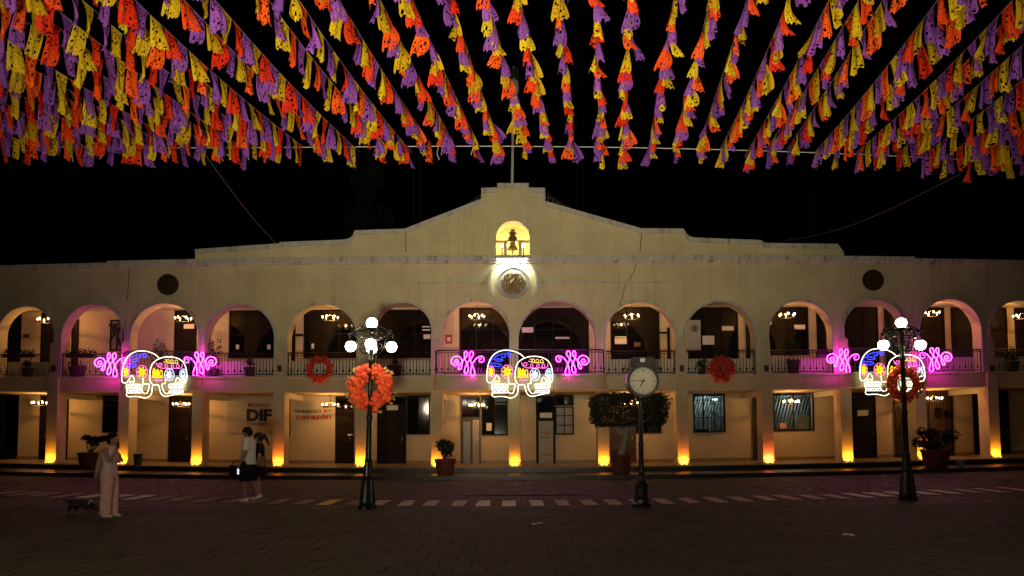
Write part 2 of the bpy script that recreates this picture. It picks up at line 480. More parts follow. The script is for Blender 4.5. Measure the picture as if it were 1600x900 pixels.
LIT = [(1082, 1131, 615, 676), (1207, 1270, 610, 673)]
holes = [(bx(a), bx(b), bz((a + b) / 2, d), bz((a + b) / 2, c)) for a, b, c, d in LIT]
mb = MB()
cuts = sorted(bounds + [h for H in holes for h in H[:2]])
for a, b in zip(cuts[:-1], cuts[1:]):
    h = [H for H in holes if H[0] - 1e-6 <= a and b <= H[1] + 1e-6]
    if h: mb.box(a, b, YB, YB + 0.25, ZG, h[0][2]); mb.box(a, b, YB, YB + 0.25, h[0][3], ZS0)
    else: mb.box(a, b, YB, YB + 0.25, ZG, ZS0)
build("lower_back_wall", mb, INNER, HALL, wp=True)
mb = MB()
for a, b in zip(bounds[:-1], bounds[1:]): mb.box(a, b, YB - 0.02, YB + 0.001, ZG, ZG + 0.13)
build("skirting", mb, FLOORM, HALL, wp=True)

# piers with pilaster fronts
for k, ((c, wpx), x) in enumerate(zip(PIERPX, PX)):
    if k == 0: continue
    hw = 0.21
    mb = MB(); mb.box(x - hw, x + hw, YF, YF + 0.5, ZG, ZS0)
    mb.box(x - hw - 0.003, x + hw + 0.003, YF - 0.11, YF + 0.02, ZG, ZS1 if k not in (3, 7, 8, 12) else ZS0)
    if k not in (3, 7, 8, 12): mb.prism([(x - hw, ZS1), (x + hw, ZS1), (x + hw * .8, 5.1), (x, 5.25), (x - hw * .8, 5.1)], YF - 0.05, YF + 0.02)
    mb.box(x - hw - 0.03, x + hw + 0.03, YF - 0.14, YF + 0.5, ZG + 0.002, ZG + 0.12)
    mb.box(x - hw - 0.025, x + hw + 0.025, YF - 0.02, YF + 0.5, ZS0 - 0.1, ZS0 - 0.003)
    p = build("pier", mb, PIERM, HALL, wp=True)
    if k in (1, 4, 9, 10, 13):
        x2, z2 = pl({1: 87, 4: 437.5, 9: 1062, 10: 1193, 13: 1545}[k], 576, YF)
        mb = MB(); mb.box(x - 0.07, x + 0.07, YF - 0.14, YF - 0.048, z2 - 0.12, z2 + 0.12)
        build("junction_box", mb, BROWN, p, wp=True)
# lintel beams crossing over each pier to the back wall
for k, x in enumerate(PX):
    if k == 0: continue
    mb = MB(); mb.box(x - 0.16, x + 0.16, YF + 0.5, YB, ZS0 - 0.22, ZS0 - 0.002)
    build("ceiling_beam", mb, CEIL, HALL, wp=True)

# cornice, stepped parapet and gable
mb = MB(); n = 40
for i in range(n):
    a = XL + (XR - XL) * i / n; b = XL + (XR - XL) * (i + 1) / n
    lo = ZC1 if True else 0
    mid = abs((a + b) / 2) < 15.3
    mb.box(a, b, YF - (0.16 if mid else 0.10), YF + 0.5, ZC0 + 0.09, ZC1 if mid else ZC1 - 0.05)
    mb.box(a, b, YF - (0.08 if mid else 0.05), YF + 0.5, ZC0, ZC0 + 0.09)
build("cornice", mb, TRIM, HALL, wp=True)
TOP = [(305, 390), (437, 381), (437, 379), (539, 375), (546, 373), (551, 369), (554, 362), (556, 360.5), (634, 358), (635, 357), (752, 311.5), (752, 294.5), (777, 294), (777, 287), (826, 287), (826, 294), (851.5, 294.5), (851.5, 315), (1000, 357), (1001, 357.5), (1067, 358), (1069, 360), (1072, 366), (1078, 370.5), (1084, 372), (1189, 376), (1191, 379), (1198, 380.5), (1308, 382), (1318, 395)]
T2 = []
for i, (a, b) in enumerate(TOP):
    x, z = pl(a, b, YF); T2.append((x, z))
nc = (pl(774.5, 393, YF)[0] + pl(828, 393, YF)[0]) / 2; nr = (pl(828, 393, YF)[0] - pl(774.5, 393, YF)[0]) / 2
nzb = ZC1 + 0.02; nza = pl(801, 345, YF)[1]
def top_at(x, side):
    zz = None
    for (xa, za), (xb, zb) in zip(T2[:-1], T2[1:]):
        if xb - xa < 1e-4: continue
        if (xa - 1e-6 <= x < xb - 1e-6) if side > 0 else (xa + 1e-6 < x <= xb + 1e-6):
            return za + (zb - za) * (x - xa) / (xb - xa)
    return zz
xs = sorted(set([round(x, 5) for x, _ in T2] + [round(nc - nr * math.cos(math.pi * k / 16), 5) for k in range(17)]))
T2 = [(round(x, 5), z) for x, z in T2]
st = []
for a, b in zip(xs[:-1], xs[1:]):
    if b - a < 2e-4: continue
    ta, tb = top_at(a, 1), top_at(b, -1)
    if ta is None or tb is None: continue
    def arch(x): return nza - nr + math.sqrt(max(0, nr * nr - (x - nc) ** 2))
    inn = a > nc - nr - 1e-4 and b < nc + nr + 1e-4
    st.append((a, b, arch(a) if inn else ZC1 - 0.01, arch(b) if inn else ZC1 - 0.01, ta, tb))
build("gable_parapet", strips(MB(), st, YF + 0.02, YF + 0.42), WALL, HALL, wp=True)
mb = MB()                                 # white coping along the stepped outline
for (xa, za), (xb, zb) in zip(T2[:-1], T2[1:]):
    if xb - xa < 1e-3:
        lo, hi = min(za, zb), max(za, zb); s = 1 if za < zb else -1
        mb.box(xa if s > 0 else xa - 0.13, xa + 0.13 if s > 0 else xa, YF - 0.03, YF + 0.45, lo - 0.02, hi - 0.16)
    else:
        mb.prism([(xa, za - 0.17), (xb, zb - 0.17), (xb, zb + 0.012), (xa, za + 0.012)], YF - 0.03 - 0.0007 * len(mb.f) / 6, YF + 0.45)
build("coping", mb, TRIM, HALL, wp=True)
# bell niche
mb = MB(); N = 20
P = [(nc - nr - 0.05, nzb), *[(nc - (nr + 0.05) * math.cos(math.pi * k / N), nza - nr + (nr + 0.05) * math.sin(math.pi * k / N)) for k in range(N + 1)], (nc + nr + 0.05, nzb)]
for (xa, za), (xb, zb) in zip(P[:-1], P[1:]): mb.quad((xa, YF + 0.42, za), (xb, YF + 0.42, zb), (xb, YF + 1.0, zb), (xa, YF + 1.0, za))
mb.poly([(x, YF + 1.0, z) for x, z in P]); mb.box(nc - nr - 0.05, nc + nr + 0.05, YF + 0.02, YF + 1.0, nzb - 0.1, nzb)
niche = build("bell_niche", mb, mat("yellow_niche_paint", (0.62, 0.54, 0.22), 0.8, var=0.08), HALL, wp=True)
mb = MB()
mb.ringy((nc, nza - nr), nr - 0.003, nr + 0.10, YF - 0.02, YF + 0.03, -90, 90, 24)
for s in (-1, 1): mb.box(nc + s * (nr - 0.003), nc + s * (nr + 0.10), YF - 0.02, YF + 0.03, nzb, nza - nr)
build("niche_moulding", mb, WALL, HALL, wp=True)
# bell with its beam, posts and two lamps
bxw, bzw = nc, pl(801, 385, YF)[1]
bell = thing("bell", "bronze bell hanging in the lit yellow niche of the gable", "bell", (nc, YF + 0.45, nzb))
q = pl(801, 381, YF)[1]
mb = MB(); mb.lathe([(0.015, 0.26), (0.05, 0.25), (0.10, 0.22), (0.12, 0.12), (0.15, 0.03), (0.205, -0.05), (0.21, -0.08), (0.19, -0.08)], (nc, YF + 0.45, q - 0.02), 20)
build("bell_body", mb, BRONZE, bell, smooth=True)
mb = MB(); mb.tube([(nc, YF + 0.45, q - 0.05), (nc, YF + 0.45, q - 0.26)], 0.02, 6); mb.ball((nc, YF + 0.45, q - 0.26), 0.035, 8, 6)
build("clapper", mb, BRONZE, bell)
mb = MB()
for (a, b, z0, z1) in ((0.0, 0.09, .62, .70), (0.0, .17, .50, .60), (0.0, .12, .42, .52), (0, .20, .30, .42), (0, .22, .24, .30)):
    mb.prism([(nc - b, q + z0), (nc + b, q + z0), (nc + b * 0.6, q + z1), (nc - b * 0.6, q + z1)], YF + 0.42, YF + 0.48)
build("wooden_yoke", mb, mat("brown_yoke_wood", (0.10, 0.045, 0.015), 0.7, var=0.3), bell)
for s in (-1, 1):
    mb = MB(); mb.box(nc + s * 0.29 - 0.06, nc + s * 0.29 + 0.06, YF + 0.36, YF + 0.5, nzb, q + 0.20); build("post", mb, PIERM, bell)
    mb = MB(); mb.box(nc + s * 0.2, nc + s * (nr - 0.01), YF + 0.34, YF + 0.5, q + 0.17, q + 0.235); build("beam", mb, PIERM, bell)
for s in (-1, 1):
    lt = thing("niche_lamp", "small bare lamp glowing %s the bell in the gable niche" % ("just left of" if s < 0 else "just right of"), "lamp", (nc + s * 0.40, YF + 0.62, nzb), "lamps beside the bell")
    mb = MB(); mb.ball((nc + s * 0.42, YF + 0.62, q + 0.08), 0.055, 10, 8); build("bulb", mb, emat("niche_bulb", (1, 0.85, 0.45), 14), lt)
    mb = MB(); mb.tube([(nc + s * 0.42, YF + 0.62, nzb), (nc + s * 0.42, YF + 0.62, q + 0.03)], 0.025, 6); build("holder", mb, IRON, lt)
    lamp("niche_light", 'POINT', 20, (1, 0.87, 0.48), (nc + s * 0.36, YF + 0.58, q + 0.22), lt, 0.05)
# string moulding beside the emblem
zm = pl(800, 441.5, YF)[1]
for xa, xb in ((620, 759), (845, 1052)):
    a = pl(xa, 442, YF)[0]; b = pl(xb, 442, YF)[0]
    mb = MB()
    for i in range(6): mb.box(a + (b - a) * i / 6, a + (b - a) * (i + 1) / 6, YF - 0.035, YF + 0.01, zm - 0.03, zm + 0.02)
    build("string_moulding", mb, TRIM, HALL, wp=True)  # white trim colour stands in for the highlight along this ledge
# coat of arms: disc, eagle relief, crescents
ex, ez = pl(802, 442, YF)
mb = MB(); mb.disc((ex, ez), 0.60, YF - 0.10, YF + 0.02, 40); emb = build("emblem", mb, mat("white_emblem_plaster", (0.42, 0.41, 0.38), 0.7, var=0.1), HALL, wp=True)
mb = MB(); mb.ringy((ex, ez), 0.56, 0.62, YF - 0.13, YF, 0, 360, 40); build("emblem_rim", mb, MATS["white_emblem_plaster"], emb, wp=True)
mb = MB()
rs = random.Random(3)
mb.disc((ex, ez), 0.40, YF - 0.115, YF - 0.09, 28)
for s in (-1, 1):                          # spread wings of an eagle, its body, neck and the cactus below
    for k in range(9):
        a = R(s * (28 + 10 * k))
        for u in range(3):
            r_ = 0.16 + 0.085 * u + 0.05 * math.sin(k * .7)
            mb.ball((ex + r_ * math.sin(a), YF - 0.13 - rs.random() * .03, ez + 0.02 + r_ * math.cos(a)), .042, 6, 5, (.7 + .5 * rs.random(), .8, 1.2))
    for k in range(12):
        a = R(180 - s * (12 + 8 * k)); mb.ball((ex + .43 * math.sin(a), YF - .125, ez + .43 * math.cos(a)), .048, 6, 5, (1, .8, 1))
for k in range(9):
    t = k / 8; mb.ball((ex - .02 + .07 * math.sin(t * 5), YF - .155, ez + .30 - .42 * t), .075 - .02 * t, 8, 6)
mb.ball((ex + .07, YF - .17, ez + .30), .06, 8, 6, (1.3, 1, .8))
for k in range(8):
    mb.ball((ex + rs.uniform(-.2, .2), YF - .125, ez - .22 - rs.random() * .1), .06, 7, 5, (.8, .7, 1.2))
build("eagle_relief", mb, BRONZE, emb, wp=True)
for a0, a1 in ((200, 325), (35, 160)):
    mb = MB(); n = 20
    for k in range(n):
        t0, t1 = k / n, (k + 1) / n; A0, A1 = R(a0 + (a1 - a0) * t0), R(a0 + (a1 - a0) * t1)
        w0, w1 = 0.10 * math.sin(math.pi * min(max(t0, .02), .98)) , 0.10 * math.sin(math.pi * min(max(t1, .02), .98))
        p = [(ex + r * math.sin(A), ez + r * math.cos(A)) for r, A in ((0.96 - w0, A0), (0.96, A0), (0.96, A1), (0.96 - w1, A1))]
        mb.prism(p[::-1], YF - 0.12, YF + 0.01)
    build("emblem_crescent", mb, TRIM, emb, wp=True)
# two round plaques
for px, py in ((263, 445), (1363.5, 438)):
    x, z = pl(px, py, YF); mb = MB(); mb.disc((x, z), 0.42, YF - 0.05, YF + 0.01, 32); pq = build("round_plaque", mb, PLAQ, HALL, wp=True)
    build("plaque_rim", MB().ringy((x, z), 0.36, 0.42, YF - 0.075, YF - 0.04, 0, 360, 32), PLAQ, pq, wp=True); build("plaque_boss", MB().ringy((x, z), 0.10, 0.16, YF - 0.07, YF - 0.045, 0, 360, 16), PLAQ, pq, wp=True)
# hairline crack in the stucco
CR = [(1003, 361), (999, 385), (996, 402), (992, 420), (985, 434), (976, 448), (973, 462), (968, 482)]
mb = MB(); cp = spline([pl(a, b, YF) for a, b in CR[2:]], 4)
for i in range(1, len(cp) - 1): cp[i] = cp[i] + Vector((random.uniform(-.02, .02), 0, 0))
for a, b in zip(cp[:-1], cp[1:]):
    mb.quad((a.x - .012, YF - 0.004, a.y), (b.x - .012, YF - 0.004, b.y), (b.x + .012, YF - 0.004, b.y), (a.x + .012, YF - 0.004, a.y))
build("wall_crack", mb, mat("dark_crack_line", (0.06, 0.045, 0.03), 0.9, var=0.2), HALL, wp=True)  # dark strip colour for the crack and the joints
mb = MB()
for a, b in (((1003, 361), (1000, 394)), ((634, 362), (634, 394)), ((203, 413), (199, 470))):
    (xa, za), (xb, zb) = pl(*a, YF), pl(*b, YF); yy = YF - 0.006 if a[1] > 400 else YF + 0.014
    mb.quad((xa - .014, yy, za), (xb - .014, yy, zb), (xb + .014, yy, zb), (xa + .014, yy, za))
build("wall_joint", mb, MATS["dark_crack_line"], HALL, wp=True)

# projecting balconies with rounded ends, and railings
def balcony_path(x0, x1, proj, r, n=8):
    y = YF - proj; pts = [(x0, YF - 0.04)]
    pts += [(x0 + r - r * math.cos(math.pi / 2 * k / n), y + r - r * math.sin(math.pi / 2 * k / n)) for k in range(n + 1)]
    m = 8
    pts += [(x0 + r + (x1 - x0 - 2 * r) * k / m, y) for k in range(1, m)]
    pts += [(x1 - r + r * math.sin(math.pi / 2 * k / n), y + r - r * math.cos(math.pi / 2 * k / n)) for k in range(n + 1)]
    pts += [(x1, YF - 0.04)]
    return pts
def pl_at(px, Y): return pl(px, 580, Y)[0]
PROJ = 0.62
BALC = [(pl_at(181, YF - PROJ), pl_at(306, YF - PROJ)), (pl_at(676, YF - PROJ), pl_at(949, YF - PROJ)), (pl_at(1324, YF - PROJ), pl_at(1455, YF - PROJ))]
def resample(path, step):
    P = [Vector(p) for p in path]; out = [P[0].copy()]; acc = 0
    for a, b in zip(P[:-1], P[1:]):
        L = (b - a).length; d = step - acc
        while d <= L: out.append(a + (b - a) * (d / L)); d += step
        acc = (acc + L) % step
    return out
RT = ZS1 + 0.92
def railing(path, name="railing"):
    mb = MB()
    p3 = [(x, y, RT) for x, y in path]; mb.tube(p3, 0.026, 4); mb.tube([(x, y, RT - 0.09) for x, y in path], 0.014, 4); mb.tube([(x, y, ZS1 + 0.09) for x, y in path], 0.016, 4)
    for i, q in enumerate(resample(path, 0.125)):
        x, y = q.x, q.y
        mb.tube([(x, y, ZS1 + 0.06), (x, y, RT)], 0.011, 4, cap=False)
        if i % 2:
            mb.ball((x, y, ZS1 + 0.22), 0.045, 6, 4, (1, .5, 1.3)); mb.ball((x, y, ZS1 + 0.34), 0.022, 6, 4); mb.ball((x, y, RT - 0.2), 0.022, 6, 4)
    for q in (path[0], path[-1]): mb.box(q[0] - 0.02, q[0] + 0.02, q[1] - 0.02, q[1] + 0.02, ZS1, RT + 0.03)
    return build(name, mb, IRON, HALL, wp=True)
for k, (a, b) in enumerate(BALC):
    pts = balcony_path(a, b, PROJ, 0.42)
    build("balcony_slab", MB().slab(pts, ZS0 + 0.03, ZS1 - 0.06), PIERM, HALL, wp=True)
    pts2 = balcony_path(a - 0.05, b + 0.05, PROJ + 0.05, 0.45)
    build("balcony_ledge", MB().slab(pts2, ZS1 - 0.06, ZS1 + 0.004), TRIM, HALL, wp=True)
    railing(balcony_path(a + 0.06, b - 0.06, PROJ - 0.06, 0.38), "balcony_railing")
for k, (cx, r, za) in enumerate(AR):
    a, b = cx - r + 0.01, cx + r - 0.01
    if k in (2, 6, 7, 11): continue
    if k != 1: build("low_parapet", MB().box(cx - r - .1, cx + r + .1, YF + TW + .06, YF + TW + .16, ZS1, 4.45), CEIL, HALL, wp=True)
    y = YF + 0.06
    railing([(a + (b - a) * i / 6, y) for i in range(7)])

# ---- doors and windows on the back walls
def window(x0, x1, z0, z1, nx, nz, lit=False, grille=False, glass=None):
    y = YB - 0.05; t = 0.035; mb = MB()
    mb.box(x0, x1, y, YB + 0.02, z0, z0 + t * 1.6); mb.box(x0, x1, y, YB + 0.02, z1 - t * 1.6, z1)
    mb.box(x0, x0 + t * 1.6, y + .002, YB + 0.02, z0 + t * 1.6, z1 - t * 1.6); mb.box(x1 - t * 1.6, x1, y + .002, YB + 0.02, z0 + t * 1.6, z1 - t * 1.6)
    xs = [x0 + (x1 - x0) * i / nx for i in range(nx + 1)]; zs = [z0 + (z1 - z0) * i / nz for i in range(nz + 1)]
    for x in xs[1:-1]: mb.box(x - t / 2, x + t / 2, y + 0.01, YB + 0.015, z0 + t, z1 - t)
    for z in zs[1:-1]: mb.box(x0 + t, x1 - t, y + 0.012, YB + 0.014, z - t / 2, z + t / 2)
    o = build("window", mb, DARKWOOD, HALL, wp=True)
    for i in range(nx):
        for j in range(nz):
            ya = YB - 0.012 if not lit else YB + 0.03
            tl = random.uniform(-.006, .006)
            p = MB().quad((xs[i] + t / 2, ya + tl, zs[j] + t / 2), (xs[i + 1] - t / 2, ya - tl, zs[j] + t / 2), (xs[i + 1] - t / 2, ya - tl, zs[j + 1] - t / 2), (xs[i] + t / 2, ya + tl, zs[j + 1] - t / 2))
            build("pane", p, glass or GLASS, o, wp=True)
    if grille:
        g = MB(); n = max(3, int((x1 - x0) / 0.17))
        for i in range(n + 1): g.box(x0 + (x1 - x0) * i / n - .012, x0 + (x1 - x0) * i / n + .012, y - 0.05, y - 0.03, z0, z1)
        for z in (z0 + 0.02, z0 + (z1 - z0) * 0.38, z1 - 0.28, z1 - 0.02): g.box(x0, x1, y - 0.056, y - 0.024, z - .013, z + .013)
        build("grille", g, IRON, o, wp=True)
    return o
def door(x0, x1, z0, z1, m=None, leaves=1, transom=0, handle=True):
    m = m or DARKWOOD; y = YB - 0.045; f = 0.06
    mb = MB(); mb.box(x0, x0 + f, y - .03, YB + .01, z0, z1 - f); mb.box(x1 - f, x1, y - .03, YB + .01, z0, z1 - f); mb.box(x0, x1, y - .031, YB + .01, z1 - f, z1)
    if transom: mb.box(x0 + f, x1 - f, y - .03, YB + .01, transom - .04, transom + .04)
    zt = (transom - .04) if transom else z1 - f
    o = build("door", MB().box(x0 + f, x1 - f, y, YB + .005, z0 + 0.01, zt), m, HALL, wp=True)
    build("door_frame", mb, m, o, wp=True)
    w_ = (x1 - x0 - 2 * f) / leaves
    for l in range(leaves):
        a = x0 + f + l * w_ + 0.07; b = a + w_ - 0.14
        if b - a < 0.1: continue
        H = zt - z0
        for u, v in ((0.06, 0.34), (0.40, 0.66), (0.72, 0.95)):
            build("panel", MB().box(a, b, y - 0.022, y + .003, z0 + H * u, z0 + H * v), m, o, wp=True)
    if transom: build("pane", MB().box(x0 + f, x1 - f, y + .02, YB + .004, transom + .04, z1 - f), GLASS, o, wp=True)
    if handle:
        hx = x1 - f - 0.1; mb = MB().box(hx - .012, hx + .012, y - .07, y - .045, z0 + 0.95, z0 + 1.12); mb.box(hx - .01, hx + .01, y - .05, y + .002, z0 + 1.02, z0 + 1.05)
        build("handle", mb, mat("dull_steel", (0.4, 0.38, 0.35), 0.35, metal=0.8, var=0.1), o, wp=True)
    return o
def rect(px0, px1, py0, py1):
    xa, xb = bx(px0), bx(px1); pm = (px0 + px1) / 2
    return xa, xb, bz(pm, py1), bz(pm, py0)
def W(px0, px1, py0, py1, nx=2, nz=2, **k):
    a = rect(px0, px1, py0, py1); return window(*a, nx, nz, **k)
def D(px0, px1, py0, m=None, up=False, leaves=1, tr=None, handle=True):
    xa, xb, _, z1 = rect(px0, px1, py0, 700); z1 = min(z1, (ZCEIL if up else ZS0) - 0.03)
    return door(xa, xb, (ZS1 if up else ZG) + 0.004, z1, m, leaves, bz((px0 + px1) / 2, tr) if tr else 0, handle)
def note(px0, px1, py0, py1, m=None, name="notice", d=0.095):
    xa, xb, z0, z1 = rect(px0, px1, py0, py1)
    return build(name, MB().box(xa, xb, YB - d, YB - d + 0.012, z0, z1), m or PAPER, HALL, wp=True)
# ground floor
D(-8, 9, 608); D(65, 80, 608)
D(101, 108, 608, handle=False); W(162, 188, 613, 676, 1, 3)
D(266, 301, 613, tr=628); note(283, 298, 629.5, 636.5)
D(525, 554, 617, tr=642, leaves=1); note(545, 552, 678, 680.5)
D(590, 635, 617, leaves=3, tr=632); note(605, 622.5, 633.5, 641); W(635.5, 672, 618, 679, 2, 1)
o = D(720, 751, 618, BROWN, tr=653)
xa, xb, z0, z1 = rect(738.5, 750, 656, 726); build("pale_panel", MB().box(xa, xb, YB - .075, YB - .055, z0, z1), PANELW, o, wp=True)
xa, xb, z0, z1 = rect(724, 735, 659, 726); build("pale_panel", MB().box(xa, xb, YB - .080, YB - .055, z0, z1), mat("dim_door_glass", (0.14, 0.12, 0.10), 0.25, var=0.1), o, wp=True)
W(752, 793, 618, 680, 2, 1); note(760, 768, 661, 673)
o = D(837, 867, 618, DARKWOOD, tr=656); note(843, 862, 645, 653)
xa, xb, z0, z1 = rect(841, 863.5, 658, 727); pp = build("pale_panel", MB().box(xa, xb, YB - .075, YB - .055, z0, z1), PANELW, o, wp=True)
for py in (676, 683, 710): note(843, 860, py, py + 1.2, BRTXT, "text_line", 0.083)
W(867, 896, 617, 634, 2, 1)
W(867, 896, 635, 679, 2, 3, glass=mat("papered_pane", (0.26, 0.24, 0.22), 0.35, var=0.12))
D(952, 992, 616, BROWN, leaves=2, tr=634); W(992, 1032, 617, 677, 2, 2); note(991, 996, 621, 625)
W(1082, 1131, 615, 676, 3, 2, lit=True, grille=True, glass=None) if False else None
D(1174, 1181.5, 611, BROWN, handle=False)
D(1328, 1366, 606, leaves=1, tr=625); note(1337, 1353.5, 641, 650)
def gate(px0, px1, py0):
    xa, xb, _, z1 = rect(px0, px1, py0, 700); y = YB - 0.1
    o = build("barred_gate", MB().box(xa, xa + .04, y, y + .05, ZG, z1).box(xb - .04, xb, y, y + .05, ZG, z1).box(xa, xb, y + .002, y + .048, z1 - .04, z1).box(xa, xb, y + .002, y + .048, ZG + .05, ZG + .1).box(xa, xb, y + .002, y + .048, ZG + 1.05, ZG + 1.1), IRON, HALL, wp=True)
    n = int((xb - xa) / 0.095)
    for i in range(1, n): build("bar", MB().box(xa + (xb - xa) * i / n - .012, xa + (xb - xa) * i / n + .012, y + .01, y + .034, ZG + .05, z1 - .02), IRON, o, wp=True)
    build("dark_doorway", MB().box(xa, xb, YB - .03, YB - .004, ZG, z1), mat("brown_doorway", (0.16, 0.10, 0.06), 0.7, var=0.3), o, wp=True)
    return o
gate(1395, 1419, 626); g = gate(1446, 1485, 606)
note(1456, 1466, 637, 652, IRON, "gate_box", 0.14); note(1470.5, 1479, 641, 651, IRON, "gate_box", 0.14)
D(1518, 1528, 602, handle=False); D(1556, 1573, 602)
# the two lit office windows: a shallow lit room behind real clear glass
cg = bpy.data.materials.new("clear_glass"); cg.use_nodes = True; MATS["clear_glass"] = cg
nt = cg.node_tree; nt.nodes.clear(); om = nt.nodes.new("ShaderNodeOutputMaterial"); mx = nt.nodes.new("ShaderNodeMixShader"); tr = nt.nodes.new("ShaderNodeBsdfTransparent"); gl = nt.nodes.new("ShaderNodeBsdfGlossy")
gl.inputs["Roughness"].default_value = 0.04; tr.inputs[0].default_value = (0.8, 0.85, 0.85, 1); mx.inputs[0].default_value = 0.09
nt.links.new(tr.outputs[0], mx.inputs[1]); nt.links.new(gl.outputs[0], mx.inputs[2]); nt.links.new(mx.outputs[0], om.inputs[0])
ROOM = mat("grey_green_office_wall", (0.17, 0.21, 0.20), 0.8, var=0.1)
for k, ((px0, px1, py0, py1), H) in enumerate(zip(LIT, holes)):
    o = window(H[0], H[1], H[2], H[3], 3 if k == 0 else 2, 1, lit=True, grille=(k == 0), glass=cg)
    xa, xb, y0, y1, z0, z1 = H[0] - 0.6, H[1] + 0.6, YB + 0.25, YB + 2.4, ZG, ZS0 - 0.1
    mb = MB(); mb.quad((xa, y1, z0), (xb, y1, z0), (xb, y1, z1), (xa, y1, z1)); mb.quad((xa, y0, z0), (xa, y1, z0), (xa, y1, z1), (xa, y0, z1)); mb.quad((xb, y1, z0), (xb, y0, z0), (xb, y0, z1), (xb, y1, z1))
    mb.quad((xa, y0, z0), (xb, y0, z0), (xb, y1, z0), (xa, y1, z0)); mb.quad((xa, y0, z1), (xa, y1, z1), (xb, y1, z1), (xb, y0, z1))
    room = build("office_room", mb, ROOM, HALL, wp=True)
    mb = MB(); n = 16
    for i in range(n):
        x0_ = H[0] - 0.5 + (H[1] - H[0] + 0.6) * i / n; mb.prism([(x0_, H[2] - .1), (x0_ + .045, H[2] - .1), (x0_ + .55, H[3]), (x0_ + .505, H[3])], YB + 1.2, YB + 1.24)
    build("slanted_blind", mb, mat("grey_blind_slat", (0.30, 0.34, 0.33), 0.6, var=0.1), room, wp=True)
    mb = MB(); hx = H[0] + (0.22 if k == 0 else 0.72) * (H[1] - H[0]); mb.box(hx, hx + 0.5, YB + 0.5, YB + 0.9, ZG, ZG + 1.35 if k == 0 else ZG + 1.9); build("filing_cabinet", mb, DARKWOOD if k == 0 else PANELW, room, wp=True)
    tl = thing("fluorescent_lamp", "cool white office lamp seen through the barred window" if k == 0 else "small office lamp behind the window next to the barred one", "lamp", warp(H[1] - 0.1, YB + 0.9, ZS0 - 0.3), "office lamps")
    c = warp(H[1] - (0.1 if k == 0 else 0.3), YB + 0.9, H[3] - (0.22 if k == 0 else .45))
    mb = MB(); mb.box(c[0] - .10, c[0] + .07, c[1], c[1] + .08, c[2] - .03, c[2] + .03); build("tube", mb, COOLL, tl)
    mb = MB(); mb.box(c[0] - .14, c[0] + .1, c[1] - .01, c[1] + .12, c[2] + .031, c[2] + .06); mb.tube([(c[0], c[1] + .04, c[2] + .05), (c[0], c[1] + .04, ZS0 + .1)], .01, 4); build("lamp_holder", mb, TRIM, tl)
    lamp("office_light", 'POINT', 14 if k == 0 else 9, (0.75, 0.95, 0.9), (c[0] - 0.5, c[1] - 0.1, c[2] - 0.05), tl, 0.12)
note(1216, 1226, 661, 669, mat("orange_notice", (0.6, 0.3, 0.15), 0.7), d=0.06)
# recessed sign panel and wall lettering
sx0, sx1, sz0, sz1 = rect(357, 432, 614, 677)
sb = build("sign_board", MB().box(sx0, sx1, YB - 0.06, YB + 0.002, sz0, sz1), mat("beige_sign_board", (0.50, 0.43, 0.32), 0.7, var=0.05), HALL, wp=True)
def letter(t, px, py0, py1, pxw, m, par, d, bold=0.0):
    x, zb = pl(px, py1, YB); _, zt = pl(px, py0, YB)
    h = zt - zb; mb = text_mb(t, h / 0.70, 0.006, bold); x0 = bx(px - pxw / 2); x1 = bx(px + pxw / 2)
    xs_ = [v[0] for v in mb.v]; c = (min(xs_) + max(xs_)) / 2; mb.v = [(v[0] - c, v[1], v[2]) for v in mb.v]
    return build("lettering", put_text(mb, (x0 + x1) / 2, YB - d, zb, ws=(x1 - x0)), m, par, wp=True)
letter("MODULO", 406, 630, 636, 33, REDTXT, sb, 0.068, 0.012); letter("DIF", 406.5, 640, 657, 39, BLKTXT, sb, 0.068, 0.05); letter("TUXTEPEC", 405.5, 660.5, 664.5, 38, BRTXT, sb, 0.068, 0.015)
lw = build("wall_shadow_strip", MB().box(bx(452.5), bx(454.5), YB - .04, YB + .001, bz(453, 682), bz(453, 614)), mat("shadow_brown", (0.2, 0.12, 0.05), 0.6), HALL, wp=True)  # thin shadow on the wall, drawn as a brown strip
letter("TRABAJANDO", 481, 640, 645, 42, BLKTXT, HALL, 0.01, 0.01); letter("corazón", 490.5, 646.5, 655, 54, RED, HALL, 0.01, 0.022); letter("CON", 512, 640, 644, 12, BLKTXT, HALL, 0.01)
mb = MB(); hx, hz = pl(508, 642.8, YB)
mb.prism([(hx + 0.05 * 16 * math.sin(t) ** 3 / 16, hz + 0.05 * (13 * math.cos(t) - 5 * math.cos(2 * t) - 2 * math.cos(3 * t) - math.cos(4 * t)) / 16) for t in [2 * math.pi * k / 24 for k in range(24)]], YB - 0.018, YB - 0.004); build("heart_sign", mb, RED, HALL, wp=True)
# upper gallery
D(8, 26, 497, up=True, handle=False); D(63, 84, 489, up=True); note(36, 46, 522.5, 528, BROWN)
D(111, 120.5, 499, up=True, handle=False); W(170.5, 193, 500, 548, 1, 1, glass=PANELW)
mb = MB()
vr = random.Random(5)
for i in range(7):
    a = pl(172 + vr.random() * 18, 546 - i * 5, YB); b = pl(172 + vr.random() * 18, 528 - i * 4, YB); c = pl(172 + vr.random() * 18, 515 - i * 2, YB)
    mb.tube([(a[0], YB - .08, a[1]), (b[0], YB - .08, b[1]), (c[0], YB - .08, c[1])], 0.04, 5)
build("vine_ironwork", mb, IRON, HALL, wp=True)
D(272, 306, 484, up=True, tr=506); note(287, 303.5, 507, 514)
W(357, 432, 485, 560, 3, 2); note(369, 374, 539, 546); note(418, 423, 539, 546)
D(454, 461, 497, up=True, handle=False); note(461, 474, 522, 526, DARKWOOD, "wall_shelf", 0.12); W(474, 558, 484, 560, 3, 2); note(487, 491, 537, 545)
